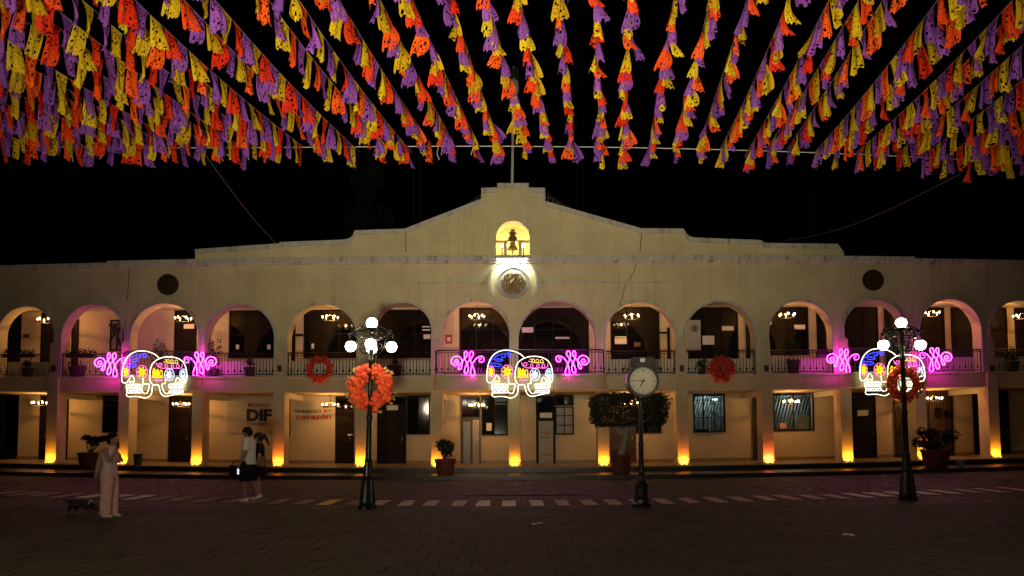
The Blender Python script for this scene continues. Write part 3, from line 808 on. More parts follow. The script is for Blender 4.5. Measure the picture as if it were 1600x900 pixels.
W(590, 676, 484, 560, 3, 2); note(662, 673, 523, 530); note(660, 672, 510, 512); note(660, 672, 515, 517)
rs_ = note(696, 706.5, 523, 537, RED, "safety_sign", 0.02); note(699, 704, 527, 533, PAPER, "safety_symbol", 0.026)
W(718, 797, 481, 583, 3, 3); W(808, 921, 481, 583, 4, 3); note(816, 834, 512, 520); note(868, 890, 527, 530)
W(955, 1031.5, 480, 583, 3, 3); note(961, 979.5, 529, 538); note(961, 979, 526, 528); note(991, 1001, 535, 542, mat("dim_poster", (0.12, 0.11, 0.10), .7))
note(1031, 1045, 519, 522, DARKWOOD, "wall_shelf", 0.12); D(1043.5, 1047.5, 512, up=True, handle=False)
W(1077, 1155, 480, 583, 3, 3); bn = note(1073, 1095, 501, 549, mat("grey_banner", (0.42, 0.42, 0.40), .8, var=.08), "banner", 0.14)
sxx, szz = pl(1084, 514, YB); mb = MB()
mb.prism([(sxx + (0.2 if k % 2 == 0 else 0.11) * math.sin(math.pi * k / 7), szz + (0.2 if k % 2 == 0 else 0.11) * math.cos(math.pi * k / 7)) for k in range(14)], YB - .152, YB - .139); build("star_emblem", mb, mat("grey_green_star", (0.12, 0.14, 0.12), .7), bn, wp=True)
note(1098, 1116.5, 525, 539); note(1129, 1147, 510, 517); D(1167, 1177, 492, up=True, handle=False)
W(1200, 1265, 480, 555, 2, 2); note(1242, 1259, 508, 515); D(1278, 1297, 480, up=True)
D(1322, 1374, 480, up=True, leaves=2); D(1385, 1404, 480, up=True); D(1438, 1478, 480, up=True, leaves=2); D(1489, 1522, 480, up=True); D(1548, 1576, 478, up=True); D(1589, 1625, 478, up=True, leaves=2)

# roof lights strings and flagpole
fp = at(800, 287, YF + 0.6)
flagpole = thing("flagpole", "thin white flagpole with drooping flag on top of the gable", "flagpole", fp)
tp = at(803, 105, YF + 0.6)
build("pole", MB().tube([fp - Vector((0, 0, .5)), (fp + tp) / 2, tp], [0.055, 0.05, 0.04], 8), mat("white_pole_paint", (0.6, 0.58, 0.55), 0.5, var=0.1), flagpole)
def flag_piece(py0, py1, m, nm):
    mb = MB(); n = 8
    a = at(800.5, py0, YF + .6); b = at(801.5, py1, YF + .6)
    for j in range(n):
        t0, t1 = j / n, (j + 1) / n
        for i in range(7):
            def q(t, u): return (a.x + (b.x - a.x) * t + 0.03 + u * (0.16 + .05 * math.sin(t * 3)) + .02 * math.sin(u * 9), YF + .5 - .10 * math.sin(u * 6.5 + t) * (0.4 + t), a.z + (b.z - a.z) * t - 0.1 * u * t)
            mb.quad(q(t0, i / 7 * 1.6 - .5), q(t0, (i + 1) / 7 * 1.6 - .5), q(t1, (i + 1) / 7 * 1.6 - .5), q(t1, i / 7 * 1.6 - .5))
    build(nm, mb, m, flagpole, smooth=True)
flag_piece(108, 126, mat("dark_green_cloth", (0.02, 0.05, 0.03), .8), "flag_stripe"); flag_piece(126, 148, mat("white_cloth", (0.5, .48, .45), .8), "flag_stripe"); flag_piece(148, 176, mat("maroon_cloth", (0.22, 0.01, 0.03), .8), "flag_stripe")

# ------------------------------------------------------------------ amber uplights at the piers
UPN = ["amber uplight at the foot of the first pier by the clipped bush side of the hall", "", "", ""]
UPL = {1: "amber uplight at the pier before the first red planter, nearest the end arch", 2: "amber uplight at the pier behind the woman on her phone", 3: "amber uplight at the pier right of the black door below the flourish",
       4: "amber uplight at the pier between the sign board and the red wall slogan", 5: "amber uplight at the pier left of the lamp post with the bright wreath", 6: "amber uplight at the pier partly behind the small clay planter",
       7: "amber uplight at the middle pier beneath the central neon skulls", 8: "amber uplight at the pier beside the large clipped tree", 9: "amber uplight at the pier between the street clock and the barred office window",
       10: "reddish amber uplight at the pier between the two lit office windows", 11: "amber uplight at the pier beside the black door with a paper sign", 12: "amber uplight at the pier half hidden by the big bushy planter", 13: "amber uplight at the last pier past the barred gates"}
for k in range(1, 14):
    x = PX[k]; bp_ = warp(x, YF - 0.225, ZG)
    u = thing("uplight", UPL[k], "uplight", bp_, "amber uplights at the pier feet")
    X0, Y0, Z0 = bp_
    mb = MB(); mb.box(X0 - .13, X0 + .13, Y0 - .05, Y0 + .05, Z0, Z0 + .03); mb.box(X0 - .02, X0 + .02, Y0 - .06, Y0 - .05, Z0 + .02, Z0 + .1); build("housing", mb, IRON, u)
    mb = MB(); mb.box(X0 - .12, X0 + .12, Y0 - .035, Y0 + .045, Z0 + .031, Z0 + .05); build("lens", mb, AMBERL, u)
    red = {10: (1, .14, .03), 9: (1, .22, .02), 4: (1, .2, .012)}.get(k, (1.0, 0.31, 0.014))
    wide = k in (3, 12)
    o, l = lamp("uplight_beam", 'AREA', UPE * random.uniform(.75, 1.3), red, (X0, Y0 + 0.045, Z0 + .07), u)
    l.shape = 'RECTANGLE'; l.size = 0.30; l.size_y = 0.05; l.spread = R(150)
    o.rotation_euler = (R(180 + 2), 0, 0)

# ------------------------------------------------------------------ emblem floodlight
ep = at(800, 404, YF - 0.25)
fl = thing("emblem_floodlight", "white flood lamp under the cornice shining down on the emblem", "floodlight", ep)
mb = MB(); mb.box(ep.x - .62, ep.x + .62, ep.y - .05, ep.y + .1, ep.z + .0, ep.z + .10); mb.box(ep.x - .6, ep.x - .55, ep.y + .1, YF - .02, ep.z + .03, ep.z + .07); mb.box(ep.x + .55, ep.x + .6, ep.y + .1, YF - .02, ep.z + .03, ep.z + .07); build("housing", mb, TRIM, fl)
mb = MB(); mb.box(ep.x - .58, ep.x + .58, ep.y - .03, ep.y + .08, ep.z - .03, ep.z - .001); build("lens", mb, emat("flood_white", (0.92, 1.0, 0.86), 14), fl)
o, l = lamp("flood_beam", 'AREA', 36, (0.92, 1.0, 0.78), (ep.x, ep.y + .03, ep.z - .05), fl); l.shape = 'RECTANGLE'; l.size = 1.1; l.size_y = 0.1; l.spread = R(130); o.rotation_euler = (R(14), 0, 0)

# ------------------------------------------------------------------ chandeliers
def make_chandelier():
    c = thing("chandelier", "x", "chandelier", (0, 0, 0), "candle chandeliers in the galleries")
    mb = MB(); n = 24; mb.tube([(0.30 * math.cos(2 * math.pi * k / n), 0.30 * math.sin(2 * math.pi * k / n), 0) for k in range(n)], 0.014, 5, closed=True)
    for k in range(4): a = k * math.pi / 2; mb.tube([(0.3 * math.cos(a), 0.3 * math.sin(a), 0), (0, 0, 0.22)], 0.008, 4)
    build("ring", mb, IRON, c, local=True)
    build("cord", MB().tube([(0, 0, .2), (0, 0, .62)], 0.008, 4), IRON, c, local=True)
    proto = None
    for k in range(6):
        a = 2 * math.pi * k / 6 + 0.3; p = (0.3 * math.cos(a), 0.3 * math.sin(a), 0.02)
        if proto is None:
            hb = MB().tube([(0, 0, 0), (0, 0, .05)], 0.02, 6); h = build("candle", hb, PAPER, c, local=True)
            b = build("bulb", MB().ball((0, 0, 0.085), 0.033, 8, 6, (1, 1, 1.4)), BULB, h, local=True); proto = h
        else:
            h = proto.copy(); COL.objects.link(h); b2 = b.copy(); COL.objects.link(b2); b2.parent = h
        h.location = p
    lamp("chandelier_light", 'POINT', 48, (1.0, 0.46, 0.13), (0, 0, 0.10), c, 0.03)
    return c
CH = [(63, 633, "lower chandelier at the far end bay by the red planter"), (283, 635, "lower chandelier in front of the black door below the outer skulls"), (516, 636, "lower chandelier by the red wall slogan"), (745, 637, "lower chandelier before the pale door beneath the central skulls"),
      (986, 634, "lower chandelier hidden behind the large clipped tree"), (1236, 631, "lower chandelier in front of the lit office window"), (1459, 626, "lower chandelier before the barred gate"),
      (72, 503, "upper chandelier in the end arch with the small wall sign"), (286, 501, "upper chandelier in the arch above the outer skulls, over a dark door"), (516, 499.5, "upper chandelier above the small railing wreath by the lamp post"), (745, 498, "upper chandelier in the arch with the red safety sign"),
      (987, 497.5, "upper chandelier in the arch above the street clock"), (1230, 495.5, "upper chandelier in the arch between the dark red wreath and the far skulls"), (1455, 493, "upper chandelier in the arch beside the second lamp post"), (1597, 497, "upper chandelier in the last arch, partly out of view")]
ch0 = None
for px, py, lab in CH:
    p = at(px, py, YF + 1.35 + bow((px - 800) / 41)); 
    if ch0 is None: ch0 = make_chandelier(); ch0.location = p; ch0["label"] = lab
    else: dup(ch0, p, lab)

# ------------------------------------------------------------------ neon signs
SC = 1 / 6.667 / 43.0
SKC = (820, 370)
def sg(pts, x0, z0, y, sub=4, closed=False, mir=1, c=SKC, k=1.0):
    return [(x0 + mir * (p.x - c[0]) * SC * k, y, z0 - (p.y - c[1]) * SC * k) for p in spline(pts, sub, closed)]
def ell(cx, cy, rx, ry, n=14, rot=0): return [(cx + rx * math.cos(2 * math.pi * k / n) * math.cos(rot) - ry * math.sin(2 * math.pi * k / n) * math.sin(rot), cy + rx * math.cos(2 * math.pi * k / n) * math.sin(rot) + ry * math.sin(2 * math.pi * k / n) * math.cos(rot)) for k in range(n)]
def flower(cx, cy, rx, ry, n=7): return [(cx + (1 if k % 3 else 0.45) * rx * math.cos(2 * math.pi * k / (3 * n)), cy + (1 if k % 3 else 0.45) * ry * math.sin(2 * math.pi * k / (3 * n))) for k in range(3 * n)]
SKULL = {
 "left_outline": (NWHITE, .0145, [([(868, 190), (835, 158), (780, 130), (720, 114), (655, 112), (600, 124), (550, 155), (512, 200), (487, 260), (474, 330), (470, 400), (474, 440), (495, 457), (528, 450), (548, 420)], 0)]),
 "right_outline": (NWHITE, .0145, [([(800, 470), (778, 440), (771, 400), (775, 320), (800, 250), (850, 207), (910, 184), (970, 178), (1040, 185), (1100, 210), (1140, 250), (1163, 310), (1171, 380), (1168, 430), (1152, 460), (1120, 467)], 0)]),
 "jaw": (NTEETH, .0135, [([(520, 480), (524, 520), (532, 555), (524, 585), (545, 606), (600, 604), (660, 606), (720, 620), (765, 608), (795, 570), (803, 520), (806, 484), (835, 480), (868, 482), (880, 525), (900, 578), (940, 604), (985, 598), (1080, 577), (1126, 570), (1132, 545), (1118, 515)], 0), ([(700, 405), (702, 450), (712, 470), (768, 472), (765, 510), (752, 560), (732, 572), (708, 566), (682, 525)], 0), ([(940, 420), (940, 465), (908, 470), (914, 520), (935, 562), (965, 576), (1000, 545)], 0)]),
 "teeth": (NTEETH, .0095, [(ell(540 + 29 * i, 492, 13, 17, 8), 1) for i in range(6)] + [(ell(548 + 26 * i, 553, 12, 15, 8), 1) for i in range(6)] + [(ell(990 + 28 * i, 492, 13, 17, 8), 1) for i in range(6)] + [(ell(995 + 27 * i, 555, 12, 14, 8), 1) for i in range(5)] + [([(522, 472), (600, 470), (690, 474)], 0), ([(980, 474), (1060, 470), (1134, 476)], 0), ([(524, 520), (600, 522), (692, 522)], 0), ([(985, 522), (1060, 522), (1128, 522)], 0)]),
 "nose": (NWHITE, .0125, [([(575, 375), (552, 420), (556, 452), (576, 440), (598, 452), (606, 420)], 1), ([(1072, 400), (1050, 440), (1056, 466), (1075, 455), (1094, 466), (1104, 440)], 1), (ell(1130, 430, 16, 20), 1)]),
 "eye_socket": (NROSE, .009, [(ell(515, 340, 37, 60), 1), (ell(687, 340, 60, 70), 1)]),
 "pale_eye_socket": (NICE, .010, [(ell(982, 372, 52, 64), 1), (ell(1132, 362, 36, 52), 1)]),
 "yellow_flower": (NYEL, .011, [(flower(515, 340, 26, 44), 1), (flower(687, 340, 44, 50), 1), (flower(515, 340, 10, 16, 5), 1), (flower(687, 340, 20, 24, 5), 1), (ell(818, 350, 14, 48), 1), (ell(856, 354, 14, 42), 1), (ell(893, 358, 13, 38), 1), (ell(818, 350, 4, 26), 1), (ell(856, 354, 4, 22), 1), ([(795, 398), (850, 402), (912, 398)], 0)]),
 "white_flower": (NICE, .010, [(flower(980, 372, 32, 44), 1), (flower(980, 372, 14, 18, 5), 1)]),
 "small_white_flower": (NICE, .010, [(flower(1130, 362, 22, 36), 1)]),
 "blue_swirl": (NBLUE, .010, [([(600, 285), (540, 278), (508, 262), (512, 246), (545, 252), (600, 256), (622, 268)], 1), ([(505, 235), (520, 212), (560, 204), (625, 205), (643, 215), (625, 228), (560, 226)], 0), ([(555, 200), (560, 182), (600, 162), (640, 152), (666, 158), (668, 178), (645, 188), (625, 176)], 0), (ell(715, 163, 20, 20, 10), 1), ([(670, 150), (700, 140), (730, 148)], 0)]),
 "pink_swirl": (NROSE, .009, [([(905, 252), (880, 243), (862, 262), (875, 280), (898, 272), (890, 255)], 0), ([(842, 240), (850, 270), (880, 295), (930, 302), (1040, 302), (1095, 302), (1118, 285), (1116, 255)], 0), (ell(948, 278, 13, 20, 10), 1), (ell(1015, 280, 13, 18, 10), 1), (ell(1072, 280, 15, 20, 10), 1), ([(815, 436), (835, 420), (848, 440), (862, 424), (878, 440), (895, 424), (908, 438)], 0)]),
 "gold_swirl": (NGOLD, .009, [([(915, 228), (940, 236), (955, 222), (945, 208), (928, 210)], 0), (ell(965, 224, 14, 18, 10), 1), (ell(1008, 228, 15, 18, 10), 1), (ell(1055, 230, 15, 18, 10), 1), ([(950, 240), (985, 246), (1030, 248), (1080, 246)], 0)]),
}
FLR = [(160, 240), (146, 250), (134, 240), (140, 220), (160, 214), (176, 232), (170, 262), (140, 276), (108, 258), (98, 222), (122, 188), (160, 176), (192, 188), (212, 220), (214, 262), (206, 300), (190, 318), (176, 306), (190, 272), (222, 226), (254, 190), (272, 156), (262, 130), (244, 130), (238, 160), (246, 205), (266, 255), (280, 300), (274, 342), (254, 362), (238, 346), (246, 300), (276, 240), (312, 198), (334, 162), (328, 132), (308, 128), (294, 152), (296, 200), (314, 252), (338, 312), (350, 362), (334, 386), (312, 384), (304, 360), (312, 300), (330, 248), (360, 208), (396, 184), (432, 180), (448, 204), (440, 232), (414, 242), (396, 226), (404, 206), (420, 204)]
def make_skulls(px, py, Y, lab):
    c = at(px, py, Y); o = thing("neon_skull_sign", lab, "neon sign", c, "neon skull signs on the balconies")
    for nm, (m, r, paths) in SKULL.items():
        for side in (0, 1):
            sel = [(p, cl) for p, cl in paths if (sum(v[0] for v in p) / len(p) > 785) == bool(side)] if nm in ("teeth", "yellow_flower", "pale_eye_socket", "nose", "eye_socket") else (paths if not side else [])
            if not sel: continue
            mb = MB()
            for p, cl in sel: mb.tube(sg(p, c.x, c.z, c.y, 3, bool(cl)), r, 6, closed=bool(cl))
            build(nm, mb, m, o, smooth=True)
    mb = MB()
    x0, x1, z0, z1 = c.x - 350 * SC, c.x + 360 * SC, c.z - 190 * SC, c.z + 262 * SC
    for a, b in (((x0, z0), (x0, z1)), ((x1, z0), (x1, z1)), ((x0, z1), (x1, z1)), ((x0, (z0 + z1) / 2), (x1, (z0 + z1) / 2)), (((x0 + x1) / 2 - .05, z0), ((x0 + x1) / 2 - .05, z1))): mb.tube([(a[0], c.y + .04, a[1]), (b[0], c.y + .04, b[1])], 0.008, 4)
    build("wire_frame", mb, IRON, o)
    return o
def place_sign(o, px, py, Y, lab):
    return dup(o, at(px, py, Y), lab)
YSG = YF - PROJ - 0.16
SK0 = make_skulls(812, 585, YSG, "central pair of neon skulls on the balcony below the emblem")
skl = place_sign(SK0, 241, 585.5, YSG + bow(13), "outer pair of neon skulls hung above the woman on her phone")
skr = place_sign(SK0, 1394, 582, YSG + bow(13), "pair of neon skulls partly hidden by a street lamp wreath")
def make_flourish(px, py, Y, mir, lab):
    c = at(px, py, Y); o = thing("neon_flourish", lab, "neon sign", c, "pink neon flourishes beside the skulls")
    mb = MB(); mb.tube(sg(FLR, c.x, c.z, c.y, 3, False, mir, (272, 258)), 0.0115, 6); build("tube", mb, NPINK, o, smooth=True)
    mb = MB()
    for dx in (-0.25, 0.3): mb.tube([(c.x + dx, c.y + .03, c.z - .5), (c.x + dx, c.y + .03, c.z + .45)], .007, 4)
    mb.tube([(c.x - .5, c.y + .03, c.z), (c.x + .5, c.y + .03, c.z)], .007, 4)
    build("wire_frame", mb, IRON, o)
    return o
make_flourish(730.5, 568.5, YF - PROJ - .12, 1, "pink neon scroll beside the central skulls, on the red safety sign side")
make_flourish(894.5, 567.5, YF - PROJ - .12, -1, "pink neon scroll beside the central skulls, on the street clock side")
make_flourish(172.5, 570.5, YF - .42 + bow(15), 1, "pink neon scroll on the railing above the first red planter")
make_flourish(313, 569, YF - .42 + bow(12), -1, "pink neon scroll on the railing above the couple's side of the black door")
make_flourish(1317, 564.5, YF - .42 + bow(13), 1, "pink neon scroll over the dark door with paper sign, near the lit office")
make_flourish(1462.5, 562, YF - .42 + bow(16), -1, "pink neon scroll just past the second street lamp, near the last pier")
# ------------------------------------------------------------------ assumed plaza floodlight (unseen, added behind the camera to light flags and facade)
fm = thing("assumed_floodlight", "assumed low floodlight added behind the viewer and aimed up at the flags", "floodlight", (-0.4, -1.6, 0))
build("stand", MB().box(-.75, -.05, -1.75, -1.45, 0, .06).box(-.72, -.68, -1.63, -1.57, .06, .62).box(-.12, -.08, -1.63, -1.57, .06, .62), LAMPIRON, fm)
hd_ = build("flood_head", MB().prism([(-.66, .42), (-.14, .42), (-.14, .78), (-.66, .78)], -1.72, -1.5), LAMPIRON, fm)
build("lens", MB().box(-.62, -.18, -1.499, -1.49, .46, .74), emat("assumed_flood_lens", (1.0, .85, .6), 12), hd_)
lamp("assumed_flood_fill", 'SPOT', FLOOD, (1.0, 0.87, 0.60), (-0.4, -1.40, 0.6), fm, 0.25, (R(90 + 36), 0, 0), 85, 1.0)  # added key light for flags and facade; its source is assumed

# ------------------------------------------------------------------ papel picado bunting
def paper_mat(name, col):
    m = bpy.data.materials.new(name); m.use_nodes = True; nt = m.node_tree; nt.nodes.clear()
    L = nt.links.new; N = nt.nodes.new
    out = N("ShaderNodeOutputMaterial"); uv = N("ShaderNodeUVMap"); oi = N("ShaderNodeObjectInfo")
    mp = N("ShaderNodeMapping"); mp.inputs["Scale"].default_value = (6.0, 8.4, 1); L(uv.outputs[0], mp.inputs["Vector"])
    cx = N("ShaderNodeCombineXYZ"); L(oi.outputs["Random"], cx.inputs[0]); L(oi.outputs["Random"], cx.inputs[1])
    ad = N("ShaderNodeVectorMath"); ad.operation = 'MULTIPLY_ADD'; ad.inputs[1].default_value = (7, 5, 0); L(cx.outputs[0], ad.inputs[0]); L(mp.outputs[0], ad.inputs[2])
    vo = N("ShaderNodeTexVoronoi"); vo.inputs["Scale"].default_value = 1.0; vo.inputs["Randomness"].default_value = 0.75; L(ad.outputs[0], vo.inputs["Vector"])
    lt = N("ShaderNodeMath"); lt.operation = 'LESS_THAN'; lt.inputs[1].default_value = 0.40; L(vo.outputs["Distance"], lt.inputs[0])
    v2 = N("ShaderNodeTexVoronoi"); v2.inputs["Scale"].default_value = 2.3; v2.inputs["Randomness"].default_value = 0.5; L(ad.outputs[0], v2.inputs["Vector"])
    l2 = N("ShaderNodeMath"); l2.operation = 'LESS_THAN'; l2.inputs[1].default_value = 0.30; L(v2.outputs["Distance"], l2.inputs[0])
    mx = N("ShaderNodeMath"); mx.operation = 'MAXIMUM'; L(lt.outputs[0], mx.inputs[0]); L(l2.outputs[0], mx.inputs[1])
    sx = N("ShaderNodeSeparateXYZ"); L(uv.outputs[0], sx.inputs[0])
    def band(sock, lo, hi):
        a = N("ShaderNodeMath"); a.operation = 'GREATER_THAN'; a.inputs[1].default_value = lo; L(sock, a.inputs[0])
        b = N("ShaderNodeMath"); b.operation = 'LESS_THAN'; b.inputs[1].default_value = hi; L(sock, b.inputs[0])
        c = N("ShaderNodeMath"); c.operation = 'MULTIPLY'; L(a.outputs[0], c.inputs[0]); L(b.outputs[0], c.inputs[1]); return c.outputs[0]
    f = N("ShaderNodeMath"); f.operation = 'MULTIPLY'; L(band(sx.outputs[0], .07, .93), f.inputs[0]); L(band(sx.outputs[1], .06, .93), f.inputs[1])
    h = N("ShaderNodeMath"); h.operation = 'MULTIPLY'; L(mx.outputs[0], h.inputs[0]); L(f.outputs[0], h.inputs[1])
    hs = N("ShaderNodeHueSaturation"); hs.inputs["Color"].default_value = (*col, 1)
    mr = N("ShaderNodeMapRange"); mr.inputs["To Min"].default_value = 0.8; mr.inputs["To Max"].default_value = 1.15; L(oi.outputs["Random"], mr.inputs["Value"]); L(mr.outputs[0], hs.inputs["Value"])
    mh = N("ShaderNodeMapRange"); mh.inputs["To Min"].default_value = 0.492; mh.inputs["To Max"].default_value = 0.51; L(oi.outputs["Random"], mh.inputs["Value"]); L(mh.outputs[0], hs.inputs["Hue"])
    d = N("ShaderNodeBsdfDiffuse"); L(hs.outputs[0], d.inputs[0]); tl = N("ShaderNodeBsdfTranslucent"); L(hs.outputs[0], tl.inputs[0])
    m1 = N("ShaderNodeMixShader"); m1.inputs[0].default_value = 0.30; L(d.outputs[0], m1.inputs[1]); L(tl.outputs[0], m1.inputs[2])
    tr = N("ShaderNodeBsdfTransparent"); m2 = N("ShaderNodeMixShader"); L(h.outputs[0], m2.inputs[0]); L(m1.outputs[0], m2.inputs[1]); L(tr.outputs[0], m2.inputs[2])
    L(m2.outputs[0], out.inputs[0]); MATS[name] = m; return m
PCOL = {"yellow": paper_mat("yellow_tissue", (0.66, 0.45, 0.018)), "purple": paper_mat("purple_tissue", (0.26, 0.085, 0.45)), "orange": paper_mat("orange_red_tissue", (0.85, 0.075, 0.016))}
FW, FH = 0.245, 0.465
def flag_mesh(seed, m, twist=False):
    rn = random.Random(seed); nx, nz = 10, 9
    tw = rn.choice((-1, 1)) * rn.uniform(.4, 1.1) if rn.random() < .45 else rn.uniform(-.35, .35)
    if twist: tw = rn.choice((-1, 1)) * rn.uniform(.8, 1.6)
    fl = rn.uniform(0.75, 1.0); ph = rn.uniform(0, 6); sw = rn.uniform(-.07, .07); amp = rn.uniform(.02, .06); cur = rn.uniform(-.07, .07); sk = rn.uniform(-.06, .06)
    vs, uvs, fs = [], [], []
    for j in range(nz + 1):
        t = j / nz
        for i in range(nx + 1):
            u = i / nx
            sc = 1.0 if j < nz else (1 - 0.075 * (1 - abs(math.sin(u * math.pi * 5))) / 1.0)
            tt = t * sc
            a = tw * tt ** 1.3
            x = (u - .5) * FW * (1 - (1 - fl) * tt); yy = amp * tt * math.sin(u * 9 + ph) + amp * .5 * tt * math.sin(u * 17 + ph * 2)
            X = x * math.cos(a) - yy * math.sin(a) + sk * tt; Y = x * math.sin(a) + yy * math.cos(a) + sw * tt * tt + cur * math.sin(tt * 3.1) * 0.5
            vs.append((X, Y, -FH * tt * (0.97 + .03 * math.cos(u * 5 + ph)))); uvs.append((u, t))
    for j in range(nz):
        for i in range(nx):
            a = j * (nx + 1) + i; fs.append((a, a + nx + 1, a + nx + 2, a + 1))
    me = bpy.data.meshes.new("paper_flag"); me.from_pydata(vs, [], fs)
    uvl = me.uv_layers.new(name="UVMap")
    for lp in me.loops: uvl.data[lp.index].uv = uvs[lp.vertex_index]
    me.polygons.foreach_set("use_smooth", [True] * len(me.polygons)); me.materials.append(m)
    return me
FM = {c: [flag_mesh(31 * k + len(c), m) for k in range(14)] for c, m in PCOL.items()}
FT = {c: [flag_mesh(31 * k + 7 + len(c), m, True) for k in range(14)] for c, m in PCOL.items()}
YW = 15.0
WPX = [(-260, 226), (0, 229), (330, 231), (800, 228.5), (1200, 236), (1600, 254), (1900, 274)]
WP = [at(a, b, YW) for a, b in WPX]
def wire_z(x):
    for a, b in zip(WP[:-1], WP[1:]):
        if a.x <= x <= b.x: return a.z + (b.z - a.z) * (x - a.x) / (b.x - a.x)
    return WP[-1].z if x > 0 else WP[0].z
CORD = mat("white_cord", (0.5, 0.48, 0.45), 0.7, var=0.1); DCORD = mat("grey_cord", (0.12, 0.115, 0.11), 0.8, var=0.2)
mb = MB(); mb.tube([tuple(p) for p in spline(WP, 4)], 0.010, 5)
wr = build("support_wire", mb, CORD); tag(wr, "white wire stretched across the square that all the paper flag lines end on", "wire")
mb = MB()
rt = random.Random(11)
for k in range(16):
    x = rt.uniform(-9.5, 4); z = wire_z(x)
    mb.tube([(x, YW, z), (x + rt.uniform(-.05, .05), YW - .02, z - rt.uniform(.1, .22)), (x + rt.uniform(-.08, .08), YW - .02, z - rt.uniform(.15, .34))], 0.008, 4)
build("loose_end", mb, CORD, wr)
rb = random.Random(21)
DIRX = math.tan(R(7.0)); xf = -12.0; lines = []
while xf < 13.4: lines.append(xf); xf += (0.525 if abs(xf - .5) < 5.5 else 0.43) + rb.uniform(-.09, .09)
POLEX = 0.0
nl = [x for x in lines if x < POLEX]; nrr = [x for x in lines if x >= POLEX]
ORD = ["", "first", "second", "third", "fourth", "fifth", "sixth", "seventh", "eighth", "ninth", "tenth", "eleventh", "twelfth", "thirteenth", "fourteenth", "fifteenth", "sixteenth", "seventeenth", "eighteenth", "nineteenth", "twentieth", "twenty-first", "twenty-second", "twenty-third", "twenty-fourth", "twenty-fifth", "twenty-sixth", "twenty-seventh", "twenty-eighth", "twenty-ninth", "thirtieth", "thirty-first", "thirty-second", "thirty-third", "thirty-fourth"]
SEQ = ["purple", "orange", "yellow"]
for li, x0 in enumerate(lines):
    left = x0 < POLEX
    n = len(nl) - li if left else li - len(nl) + 1
    lab = "paper flag line tied to the white wire %s to the %s of the flagpole" % (ORD[n], "left" if left else "right")
    z0 = wire_z(x0) + rb.uniform(-.03, .03) - (0.12 if rb.random() < .15 else 0)
    root = thing("paper_flag_line", lab, "bunting", (x0, YW, z0), "lines of purple, orange and yellow paper flags")
    rise = rb.uniform(-.01, .035); sag = rb.uniform(.1, .28); dx = DIRX + rb.uniform(-.012, .012); Ln = 9.5
    def lp(s): return Vector((-dx * s, -s, rise * s - sag * math.sin(math.pi * min(s / Ln, 1))))
    build("cord", MB().tube([lp(Ln * k / 14) for k in range(15)], 0.0045, 4), DCORD, root, local=True)
    s = 0.12 + rb.uniform(0, .15); q = rb.randrange(3)
    while s < 7.6:
        c = SEQ[q % 3]; q += 1
        if rb.random() < .06: q += 1
        p = lp(s + FW / 2); t = lp(s + FW) - lp(s)
        o = mesh_obj("paper_flag", (FT if rb.random() < 1.05 - abs(x0 - 1) / 5.5 else FM)[c][rb.randrange(14)], root); o.location = p
        o.rotation_euler = (rb.gauss(0, .10), math.asin(max(-1, min(1, t.z / t.length))) * 1.0, math.atan2(-t.y, -t.x) + math.pi if True else 0)
        o.rotation_euler[1] *= -1
        k = rb.uniform(.88, 1.1); o.scale = (rb.uniform(.92, 1.04), k, k)
        s += FW + rb.uniform(.025, .085)
# loose cables
def cable(pts, lab, r=0.009, m=DCORD):
    mb = MB().tube([tuple(p) for p in pts], r, 5); return tag(build("cable", mb, m), lab, "cable")
a, b = at(318, 238, 15.2), at(432, 381, YF - .1); cable([a.lerp(b, k / 12) - Vector((0, 0, .12 * math.sin(math.pi * k / 12))) for k in range(13)], "thin cable running from the paper flags down to the roof parapet left of the gable")
a, b = at(1500, 272, 15.2), at(1225, 376, YF + .1); cable([a.lerp(b, k / 12) - Vector((0, 0, .3 * math.sin(math.pi * k / 12))) for k in range(13)], "thin cable sloping from the paper flags to the roof parapet right of the gable", 0.006)
for s, (x1, y1), (x2, y2), (x3, y3) in ((-1, (777, 288), (752, 303), (722, 323)), (1, (826, 288), (852, 301), (895, 327))):
    P = [at(x1, y1, YF + .8), at((x1 + x2) / 2, (y1 + y2) / 2 + 2, YF + .8), at(x2, y2, YF + .8), at(x3, y3, YF + .8)]
    o = thing("light_garland", "unlit garland of hanging lights on the roof on the %s of the gable top" % ("left" if s < 0 else "right"), "garland", P[-1])
    sp = spline(P, 6); build("cord", MB().tube(sp, .012, 4), IRON, o)
    mb = MB()
    for k, p in enumerate(resample(sp, .11)): mb.tube([p, p - Vector((0, 0, .10 + .1 * (k % 3)))], .006, 4); mb.ball(p - Vector((0, 0, .12 + .1 * (k % 3))), .022, 5, 4)
    tag(build("hanging_bulbs", mb, mat("grey_bulbs", (.4, .4, .38), .4), o), kind="stuff")

